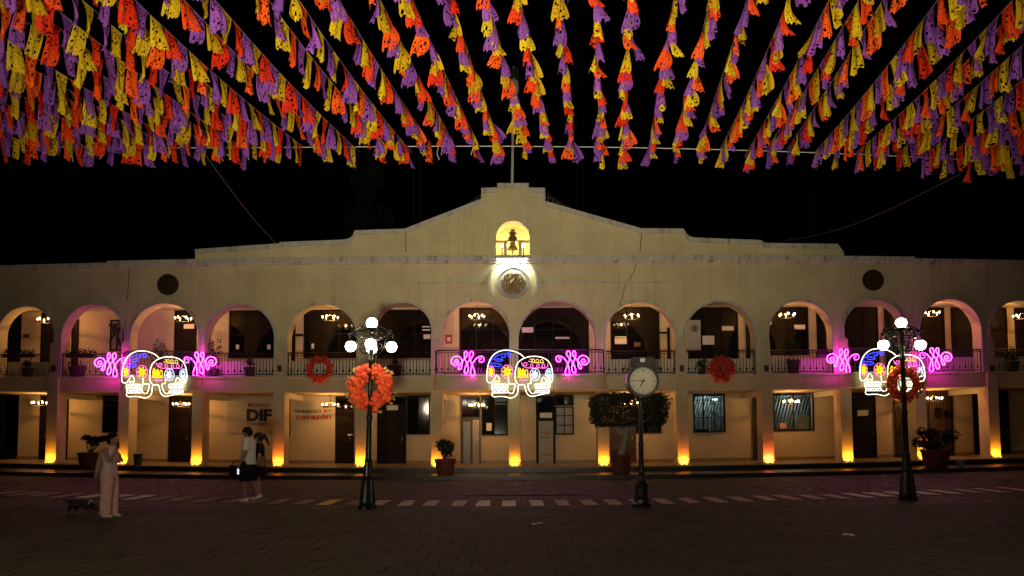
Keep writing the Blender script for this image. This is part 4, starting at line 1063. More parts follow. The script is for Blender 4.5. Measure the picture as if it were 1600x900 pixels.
# ------------------------------------------------------------------ street lamps
def make_street_lamp(px, py, tx, ty, rot, globes, lab, z_gl, zt, scale=1.0):
    b = gp(px, py); o = thing("street_lamp", lab, "street lamp", b, "street lamps with globes in the square")
    top = at(tx, ty, b.y); H = top.z - b.z; lean = (top.x - b.x) / H
    def P(x, y, z): return (b.x + x + lean * z, b.y + y, b.z + z)
    def sh(mb): mb.v = [(v[0] + lean * v[2], v[1], v[2]) for v in mb.v]; mb.v = [(v[0] + b.x, v[1] + b.y, v[2] + b.z) for v in mb.v]; return mb
    build("base", sh(MB().lathe([(.20, 0), (.20, .06), (.165, .08), (.175, .14), (.135, .5), (.115, .62), (.125, .66), (.10, .7), (.085, .98), (.09, 1.02), (.06, 1.08)], (0, 0, 0), 20, .12)), LAMPIRON, o, smooth=False)
    build("post", sh(MB().lathe([(.062, 1.06), (.055, 1.9), (.068, 1.93), (.068, 1.98), (.052, 2.0), (.046, z_gl - .35), (.07, z_gl - .33), (.07, z_gl - .28), (.05, z_gl - .25), (.05, z_gl + .3)], (0, 0, 0), 14)), LAMPIRON, o, smooth=True)
    build("finial_stem", sh(MB().lathe([(.05, z_gl + .29), (.09, z_gl + .33), (.04, z_gl + .38), (.03, H - .2), (.10, H - .15), (.10, H - .1)], (0, 0, 0), 12)), LAMPIRON, o, smooth=True)
    r = 0.118 * scale
    g = build("top_globe", sh(MB().ball((0, 0, H), r, 18, 12)), GLOBE, o, smooth=True)
    for k in range(4):
        a = rot + k * math.pi / 2; ca, sa = math.cos(a), math.sin(a); rr = 0.43
        prof = [(.05, z_gl - .12), (.16, z_gl - .15), (.26, z_gl - .02), (.30, z_gl + .14), (.37, z_gl + .24), (.45, z_gl + .22), (.47, z_gl + .15), (rr, z_gl + .13)]
        pts = [(p.x * ca, p.x * sa, p.y) for p in spline(prof, 4)]
        mb = MB().tube(pts, .017, 6)
        for (c0, z_, q0, turns, sg_) in ((.17, z_gl + .02, .095, 1.4, 1), (.24, z_gl + .27, .09, 1.3, -1), (.40, z_gl + .33, .055, 1.2, 1), (.13, z_gl + .34, .07, 1.3, 1)):
            sp = [((c0 + q0 * (1 - t * .75) * math.cos(sg_ * t * turns * 6.28 + 2)) * ca, (c0 + q0 * (1 - t * .75) * math.cos(sg_ * t * turns * 6.28 + 2)) * sa, z_ + q0 * (1 - t * .75) * math.sin(sg_ * t * turns * 6.28 + 2)) for t in [i / 22 for i in range(23)]]
            mb.tube(sp, .011, 5)
        dome = [((.06 + .42 * t) * ca, (.06 + .42 * t) * sa, z_gl + .46 - .22 * t * t) for t in [i / 8 for i in range(9)]]
        mb.tube(dome, .012, 5)
        mb.lathe([(.03, z_gl + .145), (.062, z_gl + .125), (.066, z_gl + .095)], (rr * ca, rr * sa, 0), 10)
        for q in range(5):
            t = q / 4; mb.leaf(((.1 + .36 * t) * ca, (.1 + .36 * t) * sa, z_gl + .44 - .2 * t * t), .05)
        build("scroll_arm", sh(mb), LAMPIRON, o)
        if globes[k] is not None:
            build("globe", sh(MB().ball((rr * ca, rr * sa, z_gl), .116 * scale, 18, 12)), GLOBE if globes[k] else OPAL, o, smooth=True)
    mb = MB(); mb.tube([(.24 * math.cos(6.28 * k / 20), .24 * math.sin(6.28 * k / 20), z_gl + .18) for k in range(20)], .012, 5, closed=True); mb.tube([(.40 * math.cos(6.28 * k / 24), .40 * math.sin(6.28 * k / 24), z_gl + .29) for k in range(24)], .012, 5, closed=True)
    build("crown_ring", sh(mb), LAMPIRON, o)
    return o, b, lean
b1 = gp(573, 795); z1 = at(581, 541.5, b1.y).z - b1.z
L1, LB1, ln1 = make_street_lamp(573.5, 795, 581, 505, R(-80), (1, 1, 1, 1), "lit street lamp with five globes and the bright orange wreath", z1, 0)
b2 = gp(1418.5, 782); z2 = at(1409, 539, b2.y).z - b2.z
L2, LB2, ln2 = make_street_lamp(1418.5, 782, 1408, 505, R(2), (1, None, 1, None), "lit street lamp with three globes in front of the far skulls", z2, 0)

for (x, y, P_, lab) in ((-6.8, 2.4, 700, "lit street lamp behind the viewer on the dog's side of the square"), (6.2, 1.6, 500, "assumed lit street lamp behind the viewer on the clock side of the square")):  # unseen lamps, assumed and added to light the people and paving
    r_ = dup(L1, (x, y, camber(x)), lab)
    lamp("assumed_lamp_fill", 'POINT', P_, (1.0, 0.80, 0.55), (x, y, 3.6), r_, 0.45)  # added fill light, far stronger than this lamp's globes
# ------------------------------------------------------------------ marigold wreaths
FLM = {}
def flower_mesh(m, seed):
    mb = MB(); rn = random.Random(seed); n, k = 8, 6
    mb.ball((0, 0, 0), 1, n, k, (1, .75, 1)); mb.v = [tuple(Vector(v) * rn.uniform(.90, 1.08)) for v in mb.v]
    me = bpy.data.meshes.new("marigold"); me.from_pydata(mb.v, [], mb.f); me.polygons.foreach_set('use_smooth', [True] * len(me.polygons)); me.materials.append(m); return me
ORANGE = [mat("orange_marigold", (0.85, 0.105, 0.018), 0.75, var=.3, scale=9), mat("red_orange_marigold", (0.70, 0.05, 0.016), 0.75, var=.3, scale=9), mat("deep_red_marigold", (0.42, 0.03, 0.015), 0.75, var=.35, scale=9)]
DRY = mat("dry_corn_leaf", (0.55, 0.36, 0.10), 0.8, var=.3)
def wreath(c, Ro, Ri, nf, mats, lab, leafm, seed, fr=None):
    o = thing("flower_wreath", lab, "wreath", c, "orange flower wreaths"); rn = random.Random(seed)
    rm, rw = (Ro + Ri) / 2, (Ro - Ri) / 2
    build("straw_ring", MB().tube([(rm * math.cos(6.283 * k / 24), 0, rm * math.sin(6.283 * k / 24)) for k in range(24)], rw * .6, 8, closed=True), mats[-1], o, local=True)
    ms = [flower_mesh(m, seed + i) for i, m in enumerate(mats)]
    for k in range(nf):
        a = 6.283 * (k * .618034 % 1); d = (rn.random() * 2 - 1) * .82
        r_ = (fr or rw * .34) * rn.uniform(.75, 1.15)
        f = mesh_obj("marigold", ms[rn.randrange(len(ms))], o)
        f.location = ((rm + rw * d) * math.cos(a), -rw * .72 * math.sqrt(max(0, 1 - d * d)) - rn.random() * .03, (rm + rw * d) * math.sin(a)); f.scale = (r_, r_, r_); f.rotation_euler = (rn.random() * 6, rn.random() * 6, rn.random() * 6)
    mb = MB()
    for k in range(46):
        a = rn.random() * 6.283; l = rn.uniform(.03, .085) * Ro / .5; p = Vector((math.cos(a), 0, math.sin(a))); q = Vector((-math.sin(a), 0, math.cos(a))); dpt = Vector((0, rn.uniform(-.12, .05), 0))
        r0 = Ro * rn.uniform(.90, 1.0); mb.quad(*[tuple(v) for v in (p * r0 + dpt, p * (r0 + l * .5) + q * l * .3 + dpt, p * (r0 + l) + dpt * .5, p * (r0 + l * .5) - q * l * .3 + dpt)])
    tag(build("leaf_fringe", mb, leafm, o, local=True), kind="stuff")
    return o
c = at(580.5, 607, LB1.y + .16); wreath(c, .53, .13, 160, [ORANGE[0], ORANGE[0], ORANGE[1]], "bright orange flower wreath tied to the five globe street lamp", DRY, 1)
c = at(1411, 600, LB2.y + .16); wreath(c, .43, .17, 90, [ORANGE[0], ORANGE[0], ORANGE[1]], "red orange wreath on the three globe street lamp", ORANGE[1], 2)
c = at(499.5, 577, YF - .14 + bow(7)); wreath(c, .53, .22, 80, [ORANGE[2], ORANGE[1]], "dull orange wreath on the gallery railing above the red wall slogan", ORANGE[2], 3)
c = at(1127, 577, YF - .14 + bow(8)); wreath(c, .53, .07, 110, [ORANGE[2]], "dark red full wreath on the gallery railing above the barred office window", ORANGE[2], 4)

# ------------------------------------------------------------------ street clock
cb = gp(1003, 792)
ck = thing("street_clock", "black cast iron post clock with a cream dial", "clock", cb)
def C(mb): mb.v = [(v[0] + cb.x, v[1] + cb.y, v[2] + cb.z) for v in mb.v]; return mb
fc = at(1003, 596, cb.y); fz = fc.z - cb.z; fx = fc.x - cb.x
build("base", C(MB().lathe([(.205, 0), (.205, .07), (.17, .09), (.155, .17), (.165, .22), (.14, .26), (.135, .42), (.15, .46), (.15, .5), (.10, .55), (.075, .66), (.10, .68), (.055, .74)], (0, 0, 0), 8)), LAMPIRON, ck)
build("post", C(MB().lathe([(.052, .72), (.052, 1.3), (.064, 1.32), (.064, 1.36), (.05, 1.38), (.048, fz - .42), (.075, fz - .40), (.09, fz - .34), (.06, fz - .30)], (0, 0, 0), 14)), LAMPIRON, ck, smooth=True)
mb = MB().disc((fx, fz), .345, -.13, .13, 36); mb.ringy((fx, fz), .29, .345, -.155, -.12, 0, 360, 36)
hs = build("clock_case", C(mb), LAMPIRON, ck)
dial = build("dial", C(MB().disc((fx, fz), .29, -.14, -.12, 36)), mat("cream_dial", (0.40, 0.36, 0.28), 0.5, var=.05), ck)
NUM = ["XII", "I", "II", "III", "IV", "V", "VI", "VII", "VIII", "IX", "X", "XI"]
mb = MB()
for k in range(12):
    a = R(30 * k); tmb = text_mb(NUM[k], .07, .002, .003)
    xs_ = [v[0] for v in tmb.v]; cx_ = (min(xs_) + max(xs_)) / 2; off = len(mb.v)
    for v in tmb.v:
        x, z = (v[0] - cx_) * .8, v[1] - .025
        mb.v.append((fx + .225 * math.sin(a) + x * math.cos(a) + z * math.sin(a), -.143 - v[2], fz + .225 * math.cos(a) - x * math.sin(a) + z * math.cos(a)))
    mb.f += [tuple(i + off for i in f) for f in tmb.f]
mb.ringy((fx, fz), .272, .28, -.144, -.139, 0, 360, 36)
build("numerals", C(mb), BLKTXT, dial)
def hand(ang, l, w_): a = R(ang); d = (math.sin(a), math.cos(a)); n_ = (d[1], -d[0]); return C(MB().prism([(fx - d[0] * .04 + n_[0] * w_, fz - d[1] * .04 + n_[1] * w_), (fx - d[0] * .04 - n_[0] * w_, fz - d[1] * .04 - n_[1] * w_), (fx + d[0] * l - n_[0] * w_ * .5, fz + d[1] * l - n_[1] * w_ * .5), (fx + d[0] * l + n_[0] * w_ * .5, fz + d[1] * l + n_[1] * w_ * .5)], -.156, -.148))
build("hour_hand", hand(206, .15, .016), BLKTXT, dial); build("minute_hand", hand(271, .22, .009), BLKTXT, dial)
build("hood", C(MB().prism([(fx - .24, fz + .33), (fx + .24, fz + .33), (fx + .27, fz + .40), (fx + .26, fz + .49), (fx + .21, fz + .52), (fx - .21, fz + .52), (fx - .26, fz + .49), (fx - .27, fz + .40)], -.11, .11)), LAMPIRON, ck)
build("hood_plate", C(MB().box(fx - .05, fx + .05, -.116, -.109, fz + .41, fz + .49)), mat("grey_plate", (.5, .48, .45), .5), ck)
for s in (-1, 1):
    sp = [(fx + s * (.36 + .05 * math.cos(t * 8)), 0, fz + .22 + .05 * math.sin(t * 8) + .04 * t) for t in [i / 14 for i in range(15)]]; build("side_scroll", C(MB().tube(sp, .012, 5)), LAMPIRON, ck)
    sp = [(fx + s * (.06 + .14 * t), 0, fz - .42 + .16 * t * t) for t in [i / 8 for i in range(9)]]; build("bracket", C(MB().tube(sp, .014, 5)), LAMPIRON, ck)

# ------------------------------------------------------------------ plants
def bush(name, lab, px, py_base, Y, pw, ph, cr, cc, shape, nleaf, trunk, group, potm=TERRA, ls=.05, tm=TRUNK, seed=1, oct_=False):
    rn = random.Random(seed); random.seed(seed)
    p = at(px, py_base, Y); o = thing(name, lab, "planter" if pw else "plant", p, group)
    n = 10 if not oct_ else 8
    build("pot", MB().lathe([(pw * .33, 0), (pw * .40, ph * .15), (pw * .48, ph * .75), (pw * .5, ph * .88), (pw * .53, ph * .9), (pw * .53, ph), (pw * .45, ph), (pw * .43, ph * .9)], (0, 0, 0), 18 if not oct_ else 8), potm, o, local=True, smooth=not oct_)
    mb = MB()
    for k in range(trunk[1]):
        a = rn.random() * 6.28; q = Vector((cc[0] + .6 * cr[0] * math.cos(a) * (0 if trunk[1] == 1 else 1), .4 * cr[1] * math.sin(a) * (0 if trunk[1] == 1 else 1), cc[1]))
        st_ = Vector((0, 0, ph * .9)); md = st_.lerp(q, .5) + Vector((rn.uniform(-.05, .05), 0, 0)); mb.tube([st_, md, q], [trunk[0], trunk[0] * .8, trunk[0] * .5], 6)
    build("stem", mb, tm, o, local=True)
    mb = MB(); cl = [(rn.uniform(-.75, .75), rn.uniform(-.75, .75), rn.uniform(-.75, .75), rn.uniform(.3, .5)) for _ in range(16)]
    for k in range(nleaf):
        if shape == 'box':
            v = Vector((rn.uniform(-1, 1), rn.uniform(-1, 1), rn.uniform(-1, 1))); ax = rn.randrange(3)
            if rn.random() < .75: v[ax] = math.copysign(rn.uniform(.85, 1.03), v[ax])
            nz_ = noise.noise(v * 2.3 + Vector((seed, 0, 0))); v *= 1 + .16 * nz_
            if abs(v.x) > .88 and abs(v.z) > .85: continue
        elif shape == 'clump':
            q = cl[rn.randrange(16)]; d = Vector((rn.gauss(0, 1), rn.gauss(0, 1), rn.gauss(0, 1))).normalized(); v = Vector(q[:3]) + d * q[3] * rn.uniform(.7, 1.05)
        else:                                  # feathery fronds
            a = rn.random() * 6.28; t = rn.random(); el = rn.uniform(.2, 1.3); v = Vector((math.cos(a) * math.cos(el) * t, math.sin(a) * math.cos(el) * t, math.sin(el) * t * 2 - 1 - .5 * t * t * math.cos(el)))
        mb.leaf((cc[0] + v.x * cr[0], v.y * cr[1], cc[1] + v.z * cr[2]), ls * rn.uniform(.6, 1.3))
    tag(build("crown", mb, LEAF, o, local=True), kind="stuff")
    return o
G1 = "red clay planters along the sidewalk"
def SY(px, Y): return Y + bow((px - 800) / 42)
bush("clay_planter", "red clay planter with a small clipped bush behind the woman on her phone", 140, 733.5, SY(140, 25.0), .78, .62, (.37, .37, .20), (.10, 1.02), 'clump', 900, (.03, 4), G1, ls=.05, seed=3)
bush("clay_planter", "round clay planter with a ragged bush, nearest the pale door", 695.5, 744, 24.6, .72, .60, (.32, .32, .28), (-.03, .98), 'clump', 900, (.025, 3), G1, mat("orange_brown_clay", (0.17, 0.038, 0.02), 0.6, var=.25, bump=.2), ls=.05, seed=4)
bush("clay_planter", "large clay planter with a dense wide bush before the barred gate", 1462, 731, SY(1462, 25.0), .95, .66, (.58, .5, .40), (0, 1.05), 'clump', 1800, (.04, 3), G1, ls=.055, seed=5)
bush("clipped_tree", "big square clipped tree in a dark red pot behind the street clock", 971, 743, 24.9, .74, .74, (1.24, .75, .56), (.27, 2.30), 'box', 9000, (.13, 1), None, ls=.05, tm=BARK, seed=6, oct_=True)["category"] = "tree"
o_ = bpy.data.objects["clipped_tree"]
mb = MB()
for k in range(6): mb.tube([(0.02, 0, 1.45), (.27 * .5 + (k - 2.5) * .16, .1 * (k % 2), 1.75), (.27 + (k - 2.5) * .36, .2 * (k % 3 - 1), 2.1)], [.05, .035, .02], 5)
build("branch", mb, BARK, o_, local=True)
G2 = "potted plants on the upper gallery"
def up(px, py, lab, w_, h, cr, hgt, shape, n, seed, Y=YF + .4):
    p = at(px, py, SY(px, Y)); x = p.x; zf = warp(x, Y, ZS1)[2]
    b = bush("potted_plant", lab, px, py, SY(px, Y), w_, h, cr, (0, hgt), shape, n, (.012, 3), G2, mat("dark_plant_pot", (0.07, 0.03, 0.025), .7, var=.2), ls=.04, seed=seed)
    b.location.z = zf + .003; b["category"] = "potted plant"
up(42, 583, "dark square potted plant in the end arch on the gallery floor", .42, .38, (.2, .2, .16), .6, 'frond', 220, 10)
up(121, 583, "low wide potted plant in the arch with the iron vine panel", .62, .42, (.3, .25, .12), .5, 'clump', 220, 11)
up(249, 583, "tall feathery palm in the arch above the outer skulls", .40, .36, (.48, .35, .55), 1.1, 'frond', 900, 12)
up(335, 583, "leafy plant against the jamb beside the black gallery window", .36, .34, (.25, .25, .5), 1.0, 'clump', 420, 13)
up(390, 585, "small potted plant centred below the black gallery window", .40, .40, (.25, .2, .2), .68, 'frond', 240, 14)
up(617, 585, "square potted plant behind the bright street lamp", .55, .45, (.15, .15, .15), .68, 'frond', 160, 15)
up(1097, 583, "small bushy potted plant beside the dark red wreath", .30, .25, (.26, .2, .2), .45, 'clump', 300, 16)
up(1240, 583, "tall potted plant in the arch next to the pink neon scroll", .50, .55, (.30, .25, .45), 1.05, 'clump', 520, 17)
up(1583, 581, "potted plant with upright leaves in the last arch", .45, .42, (.28, .25, .30), .8, 'frond', 500, 18)
# railing-top foliage boxes
for px, wd, lab in ((30, .6, "trailing plants along the end railing"), (127, .55, "trailing plants along the railing by the iron vine panel"), (1290, .35, "small plant on the railing by the dark gallery door")):
    p = at(px, 551, SY(px, YF + .22)); random.seed(int(px)); mb = MB()
    for k in range(240): mb.leaf((random.uniform(-wd, wd), random.uniform(-.1, .1), random.gauss(0, .06)), random.uniform(.03, .06))
    o = thing("railing_plant", lab, "plant", p, "plants on the gallery railing"); tag(build("foliage", mb, LEAF, o, local=True), kind="stuff")
    build("trough", MB().box(-wd, wd, -.09, .09, -.2, -.06), BROWN, o, local=True)

# dark tree standing behind the hall, and masts
tb = Vector((-8.2, 40, 0)); T = thing("tall_tree", "tall dark conical tree behind the roof left of the gable", "tree", tb)
build("trunk", MB().tube([(0, 0, 0), (.1, 0, 6), (0, 0, 17.2)], [.35, .25, .05], 8), mat("night_dark_bark", (0.012, 0.009, 0.007), 0.9, var=.3, spec=.1), T, local=True)
mb = MB(); rn = random.Random(9)
for k in range(46):
    a = rn.random() * 6.28; z = rn.uniform(4, 16.5); l = 2.6 * (1 - (z / 18.5) ** 1.6) + .5; mb.tube([(0, 0, z), (l * .5 * math.cos(a), l * .5 * math.sin(a), z + l * .35), (l * math.cos(a), l * math.sin(a), z + l * .45)], [.07, .045, .015], 4)
build("limbs", mb, MATS["night_dark_bark"], T, local=True)
mb = MB(); random.seed(9)
for k in range(9000):
    z = rn.uniform(4, 18); l = 2.7 * (1 - (z / 19) ** 1.6) + .4; a = rn.random() * 6.28; d = l * math.sqrt(rn.random())
    v = Vector((d * math.cos(a), d * math.sin(a), z))
    if noise.noise(v * .75) < -.05: continue
    mb.leaf(v, rn.uniform(.1, .22))
tag(build("crown", mb, mat("night_dark_leaves", (0.010, 0.016, 0.007), 0.9, var=.4, spec=.1), T, local=True), kind="stuff")
for px, y0, y1, Y, lab in ((651, 232, 345, 36, "faint lattice mast behind the roof left of the gable slope"), (905, 60, 330, 38, "faint tall lattice mast right of the flagpole"), (1266, 250, 380, 36, "faint thin mast behind the stepped parapet on the clock side")):
    a, b = at(px, y0, Y), at(px + 2, y1 + 60, Y); o = thing("radio_mast", lab, "mast", (b.x, Y, 0)); b.z = 0
    for q in (-.16, .16): build("mast_leg", MB().tube([(b.x + q, Y, 0), (a.x + q, Y, a.z)], .03, 5), IRON, o)
    mb = MB(); k = 0; z = 6
    while z < a.z - .5: mb.tube([(b.x - .16 + (a.x - b.x) * z / a.z, Y, z), (b.x + .16 + (a.x - b.x) * z / a.z, Y, z + .4)], .015, 4); z += .8
    build("lattice", mb, IRON, o)

# bin and concrete block
p = at(215.5, 727, SY(215, YF - .35)); p.z = warp(p.x, YF, ZG)[2]
o = thing("litter_bin", "small dark green litter bin by the pier beside the woman", "bin", p)
build("body", MB().lathe([(.14, 0), (.165, .38), (.17, .40)], (0, 0, 0), 4), mat("dark_green_plastic", (.03, .05, .04), .5, var=.2), o, local=True); o.rotation_euler.z = 0.78
build("rim", MB().lathe([(.175, .39), (.185, .40), (.185, .43), (.15, .43)], (0, 0, 0), 4), MATS["dark_green_plastic"], o, local=True)
p = at(1500, 734, SY(1500, 24.6)); p.z = warp(p.x, 24.6, .14)[2]
o = build("concrete_block", MB().box(p.x - .10, p.x + .11, p.y - .1, p.y + .1, p.z, p.z + .24).box(p.x - .085, p.x + .095, p.y - .085, p.y + .085, p.z + .24, p.z + .27), mat("grey_concrete", (.25, .22, .2), .9, bump=.3)); tag(o, "small grey block on the sidewalk right of the big planter", "bollard")
for px, py, lab in ((1055, 838, "white scrap of litter lying on the plaza paving"), (840, 821, "pale paper scrap lying on the paving before the crossing")):
    pass
for (px, py, lab) in ((1327, 838, "white paper scrap on the dark paving ahead of the far lamp post"), (839, 820.5, "pale paper scrap on the paving in front of the crossing")):
    p = gp(px, py); mb = MB(); rn = random.Random(int(px))
    g = [[(p.x + (i - 2) * .045 + rn.uniform(-.01, .01), p.y + (j - 1) * .06, p.z + .012 + rn.uniform(0, .03)) for i in range(5)] for j in range(3)]
    for j in range(2):
        for i in range(4): mb.quad(g[j][i], g[j][i + 1], g[j + 1][i + 1], g[j + 1][i])
    tag(build("paper_scrap", mb, PAPER), lab, "litter")
# ------------------------------------------------------------------ people and dog
def skin(joints, edges, root, sub=2):
    names = list(joints); idx = {n: i for i, n in enumerate(names)}
    me = bpy.data.meshes.new("sk"); me.from_pydata([joints[n][0] for n in names], [(idx[a], idx[b]) for a, b in edges], [])
    o = bpy.data.objects.new("sk", me); COL.objects.link(o)
    md = o.modifiers.new("s", 'SKIN'); md.use_smooth_shade = True
    for n in names:
        r = joints[n][1]; v = me.skin_vertices[0].data[idx[n]]; v.radius = r if hasattr(r, '__len__') else (r, r)
        v.use_root = (n == root)
    s = o.modifiers.new("d", 'SUBSURF'); s.levels = s.render_levels = sub
    dg = bpy.context.evaluated_depsgraph_get(); dg.update()
    m2 = bpy.data.meshes.new_from_object(o.evaluated_get(dg))
    mb = MB(); mb.v = [tuple(v.co) for v in m2.vertices]; mb.f = [tuple(p.vertices) for p in m2.polygons]
    bpy.data.objects.remove(o); bpy.data.meshes.remove(me); bpy.data.meshes.remove(m2)
    return mb
def chain(*n): return list(zip(n[:-1], n[1:]))
def fingers(mb, wrist, palm, side, curl, k=1.0):
    w_, p = Vector(wrist), Vector(palm); d = (p - w_).normalized(); s = Vector(side).normalized(); c = Vector(curl).normalized()
    for i, L in enumerate((.070, .078, .074, .058)):
        b = p + s * (i - 1.5) * .018 * k; q = [b]
        for j in range(1, 4): a = .45 * j; q.append(q[-1] + (d * math.cos(a) + c * math.sin(a)) * L / 3 * k)
        mb.tube(q, [.0095 * k, .009 * k, .008 * k, .006 * k], 6)
    b = w_.lerp(p, .45) - s * .03 * k; mb.tube([b, b - s * .018 * k + d * .025 * k + c * .01, b - s * .015 * k + d * .055 * k + c * .02], [.012 * k, .011 * k, .008 * k], 6)
def head(mb, c, r, f):
    """skull with jaw, nose, ears looking along unit vector f (x-y plane)"""
    c = Vector(c); f = Vector(f); s = Vector((-f.y, f.x, 0)); base = len(mb.v); n, m = 18, 14
    for k in range(m + 1):
        th = math.pi * k / m
        for j in range(n):
            ph = 2 * math.pi * j / n; fr = math.cos(ph) * math.sin(th); sd = math.sin(ph) * math.sin(th); z = math.cos(th)
            lo = max(0, -z); w_ = .78 - .22 * lo; fw = .92 + (.05 if fr < 0 else 0) - .12 * lo * (1 if fr < 0 else .2)
            e = 0
            if fr > .75: e += .16 * math.exp(-((sd / .13) ** 2)) * math.exp(-(((z + .12) / .16) ** 2))
            if fr > .5: e -= .06 * math.exp(-(((abs(sd) - .3) / .14) ** 2)) * math.exp(-(((z - .06) / .12) ** 2))
            if fr > .5: e += .04 * math.exp(-((sd / .25) ** 2)) * math.exp(-(((z + .5) / .1) ** 2))
            v = c + f * (fr * fw + e) * r + s * sd * w_ * r + Vector((0, 0, z * 1.18 * r)); mb.v.append(tuple(v))
    for k in range(m):
        for j in range(n):
            l = (j + 1) % n; mb.f.append((base + k * n + j, base + (k + 1) * n + j, base + (k + 1) * n + l, base + k * n + l))
    for q in (-1, 1): mb.ball(c + s * q * r * .76 - f * r * .05, r * .22, 8, 6, (.5, .5, 1.1))
def face(o, c, r, f):
    c = Vector(c); f = Vector(f); s = Vector((-f.y, f.x, 0)); mb = MB()
    for q in (-1, 1): mb.ball(c + f * r * .86 + s * q * r * .3 + Vector((0, 0, .06 * r)), r * .085, 8, 6)
    build("eyes", mb, mat("dark_eye", (.03, .02, .015), .2), o, local=True)
    build("mouth", MB().ball(c + f * r * .90 + Vector((0, 0, -.52 * r)), r * .14, 8, 5, (abs(s.x) + .4, abs(s.y) + .4, .35)), mat("lips", (.25, .07, .06), .5), o, local=True)
def shell(profile, n=18):
    """cloth built from stacked ellipses: (cx, cy, z, rx, ry)"""
    mb = MB(); 
    for (cx, cy, z, rx, ry) in profile:
        for j in range(n):
            a = 2 * math.pi * j / n; q = 1 + .03 * math.sin(a * 5 + z * 9); mb.v.append((cx + rx * q * math.cos(a), cy + ry * q * math.sin(a), z + .006 * math.sin(a * 3)))
    m = len(profile)
    for k in range(m - 1):
        for j in range(n): l = (j + 1) % n; mb.f.append((k * n + j, k * n + l, (k + 1) * n + l, (k + 1) * n + j))
    mb.f.append(tuple(reversed(range(n)))); mb.f.append(tuple((m - 1) * n + j for j in range(n)))
    return mb
SKINM = mat("warm_skin", (.38, .20, .13), .55, var=.06); HAIR = mat("black_hair", (.008, .006, .005), .7, spec=.15, var=.4, scale=30, bump=.4)
PINKC = mat("dusty_pink_cloth", (.78, .48, .43), .85, var=.1, scale=8, bump=.3); PALEC = mat("pale_pink_cloth", (.80, .60, .55), .85, var=.1, scale=8, bump=.3); WHITEC = mat("white_cotton", (.52, .48, .42), .85, var=.07, scale=7, bump=.3)
BLACKC = mat("black_cloth", (.010, .009, .010), .9, spec=.1, var=.3, scale=8); SHOE = mat("white_shoe", (.60, .55, .50), .6, var=.08); BEIGE = mat("beige_shawl", (.42, .30, .20), .9, var=.12, scale=8, bump=.3); BAGB = mat("brown_leather", (.14, .06, .03), .6, var=.2)
def shoe(mb, x, y, z, f, L=.25):
    f = Vector(f); s = Vector((-f.y, f.x, 0))
    base = len(mb.v); n = 12
    for zz, k in ((0, 1), (.03, 1.0), (.055, .88), (.085, .5)):
        for j in range(n):
            a = 2 * math.pi * j / n; u = math.cos(a) * L * .5 * k - (.03 if zz > .06 else 0) + L * .17; mb.v.append(tuple(Vector((x, y, z + zz - (.02 * max(0, math.cos(a)) if zz > .04 else 0))) + f * u + s * math.sin(a) * .043 * k))
    for r_ in range(3):
        for j in range(n): l = (j + 1) % n; mb.f.append((base + r_ * n + j, base + r_ * n + l, base + (r_ + 1) * n + l, base + (r_ + 1) * n + j))
    mb.f.append(tuple(base + j for j in reversed(range(n)))); mb.f.append(tuple(base + 3 * n + j for j in range(n)))

# --- woman on her phone, facing right
p0 = gp(169, 807.5); hgt = at(176, 678.5, p0.y).z - p0.z
W_ = thing("person", "woman in pale pink top and dusty pink trousers talking on her phone", "person", p0); k = hgt / 1.64
J = {"pel": ((0, 0, .93), (.125, .15)), "waist": ((.015, 0, 1.06), (.10, .13)), "chest": ((.01, 0, 1.24), (.105, .15)), "neck0": ((.02, 0, 1.38), .06), "neck": ((.045, 0, 1.44), .045), "hd": ((.07, 0, 1.50), .05),
     "hipR": ((0, -.09, .87), .095), "kneeR": ((.03, -.085, .48), .06), "ankR": ((-.01, -.08, .09), .042), "toeR": ((.12, -.085, .035), .032),
     "hipL": ((0, .09, .87), .095), "kneeL": ((.05, .09, .48), .06), "ankL": ((.05, .09, .09), .042), "toeL": ((.17, .095, .035), .032),
     "shR": ((.0, -.165, 1.34), .052), "elR": ((.10, -.22, 1.08), .038), "wrR": ((.20, -.13, 1.30), .027), "paR": ((.205, -.10, 1.385), .028),
     "shL": ((.0, .165, 1.34), .052), "elL": ((.14, .19, 1.10), .038), "wrL": ((.24, .02, 1.12), .027), "paL": ((.24, -.04, 1.12), .030)}
E = chain("pel", "waist", "chest", "neck0", "neck", "hd") + chain("pel", "hipR", "kneeR", "ankR", "toeR") + chain("pel", "hipL", "kneeL", "ankL", "toeL") + chain("chest", "shR", "elR", "wrR", "paR") + chain("chest", "shL", "elL", "wrL", "paL")
body = skin(J, E, "pel"); head(body, (.085, 0, 1.525), .098, (1, 0, 0)); fingers(body, J["wrR"][0], J["paR"][0], (0, 1, 0), (-.5, .5, .3)); fingers(body, J["wrL"][0], J["paL"][0], (1, 0, 0), (0, -.3, -1))
build("body", body, SKINM, W_, smooth=True, local=True); face(W_, (.085, 0, 1.525), .098, (1, 0, 0))
mb = shell([(0, 0, .80, .135, .17), (.005, 0, .92, .135, .175), (.012, 0, 1.04, .118, .155), (.015, 0, 1.16, .125, .17), (.012, 0, 1.28, .125, .175), (.012, 0, 1.36, .095, .15), (.02, 0, 1.41, .06, .075)]); build("top", mb, PALEC, W_, smooth=True, local=True)
mb = MB()
for s, x in ((-1, -.01), (1, .04)):
    l = shell([(x - .005, s * .085, .05, .105, .085), (x, s * .085, .25, .10, .085), (x * .8 + .01, s * .085, .50, .105, .09), (.01, s * .08, .75, .125, .105), (0, s * .06, .96, .12, .11)]); o_ = len(mb.v); mb.v += l.v; mb.f += [tuple(i + o_ for i in f) for f in l.f]
    build("trouser_leg", l, PINKC, W_, smooth=True, local=True)
for s, x in ((-1, -.01), (1, .05)):
    mb = MB(); shoe(mb, x, s * .085, 0, (1, 0, 0), .24); build("shoe", mb, SHOE, W_, smooth=True, local=True)
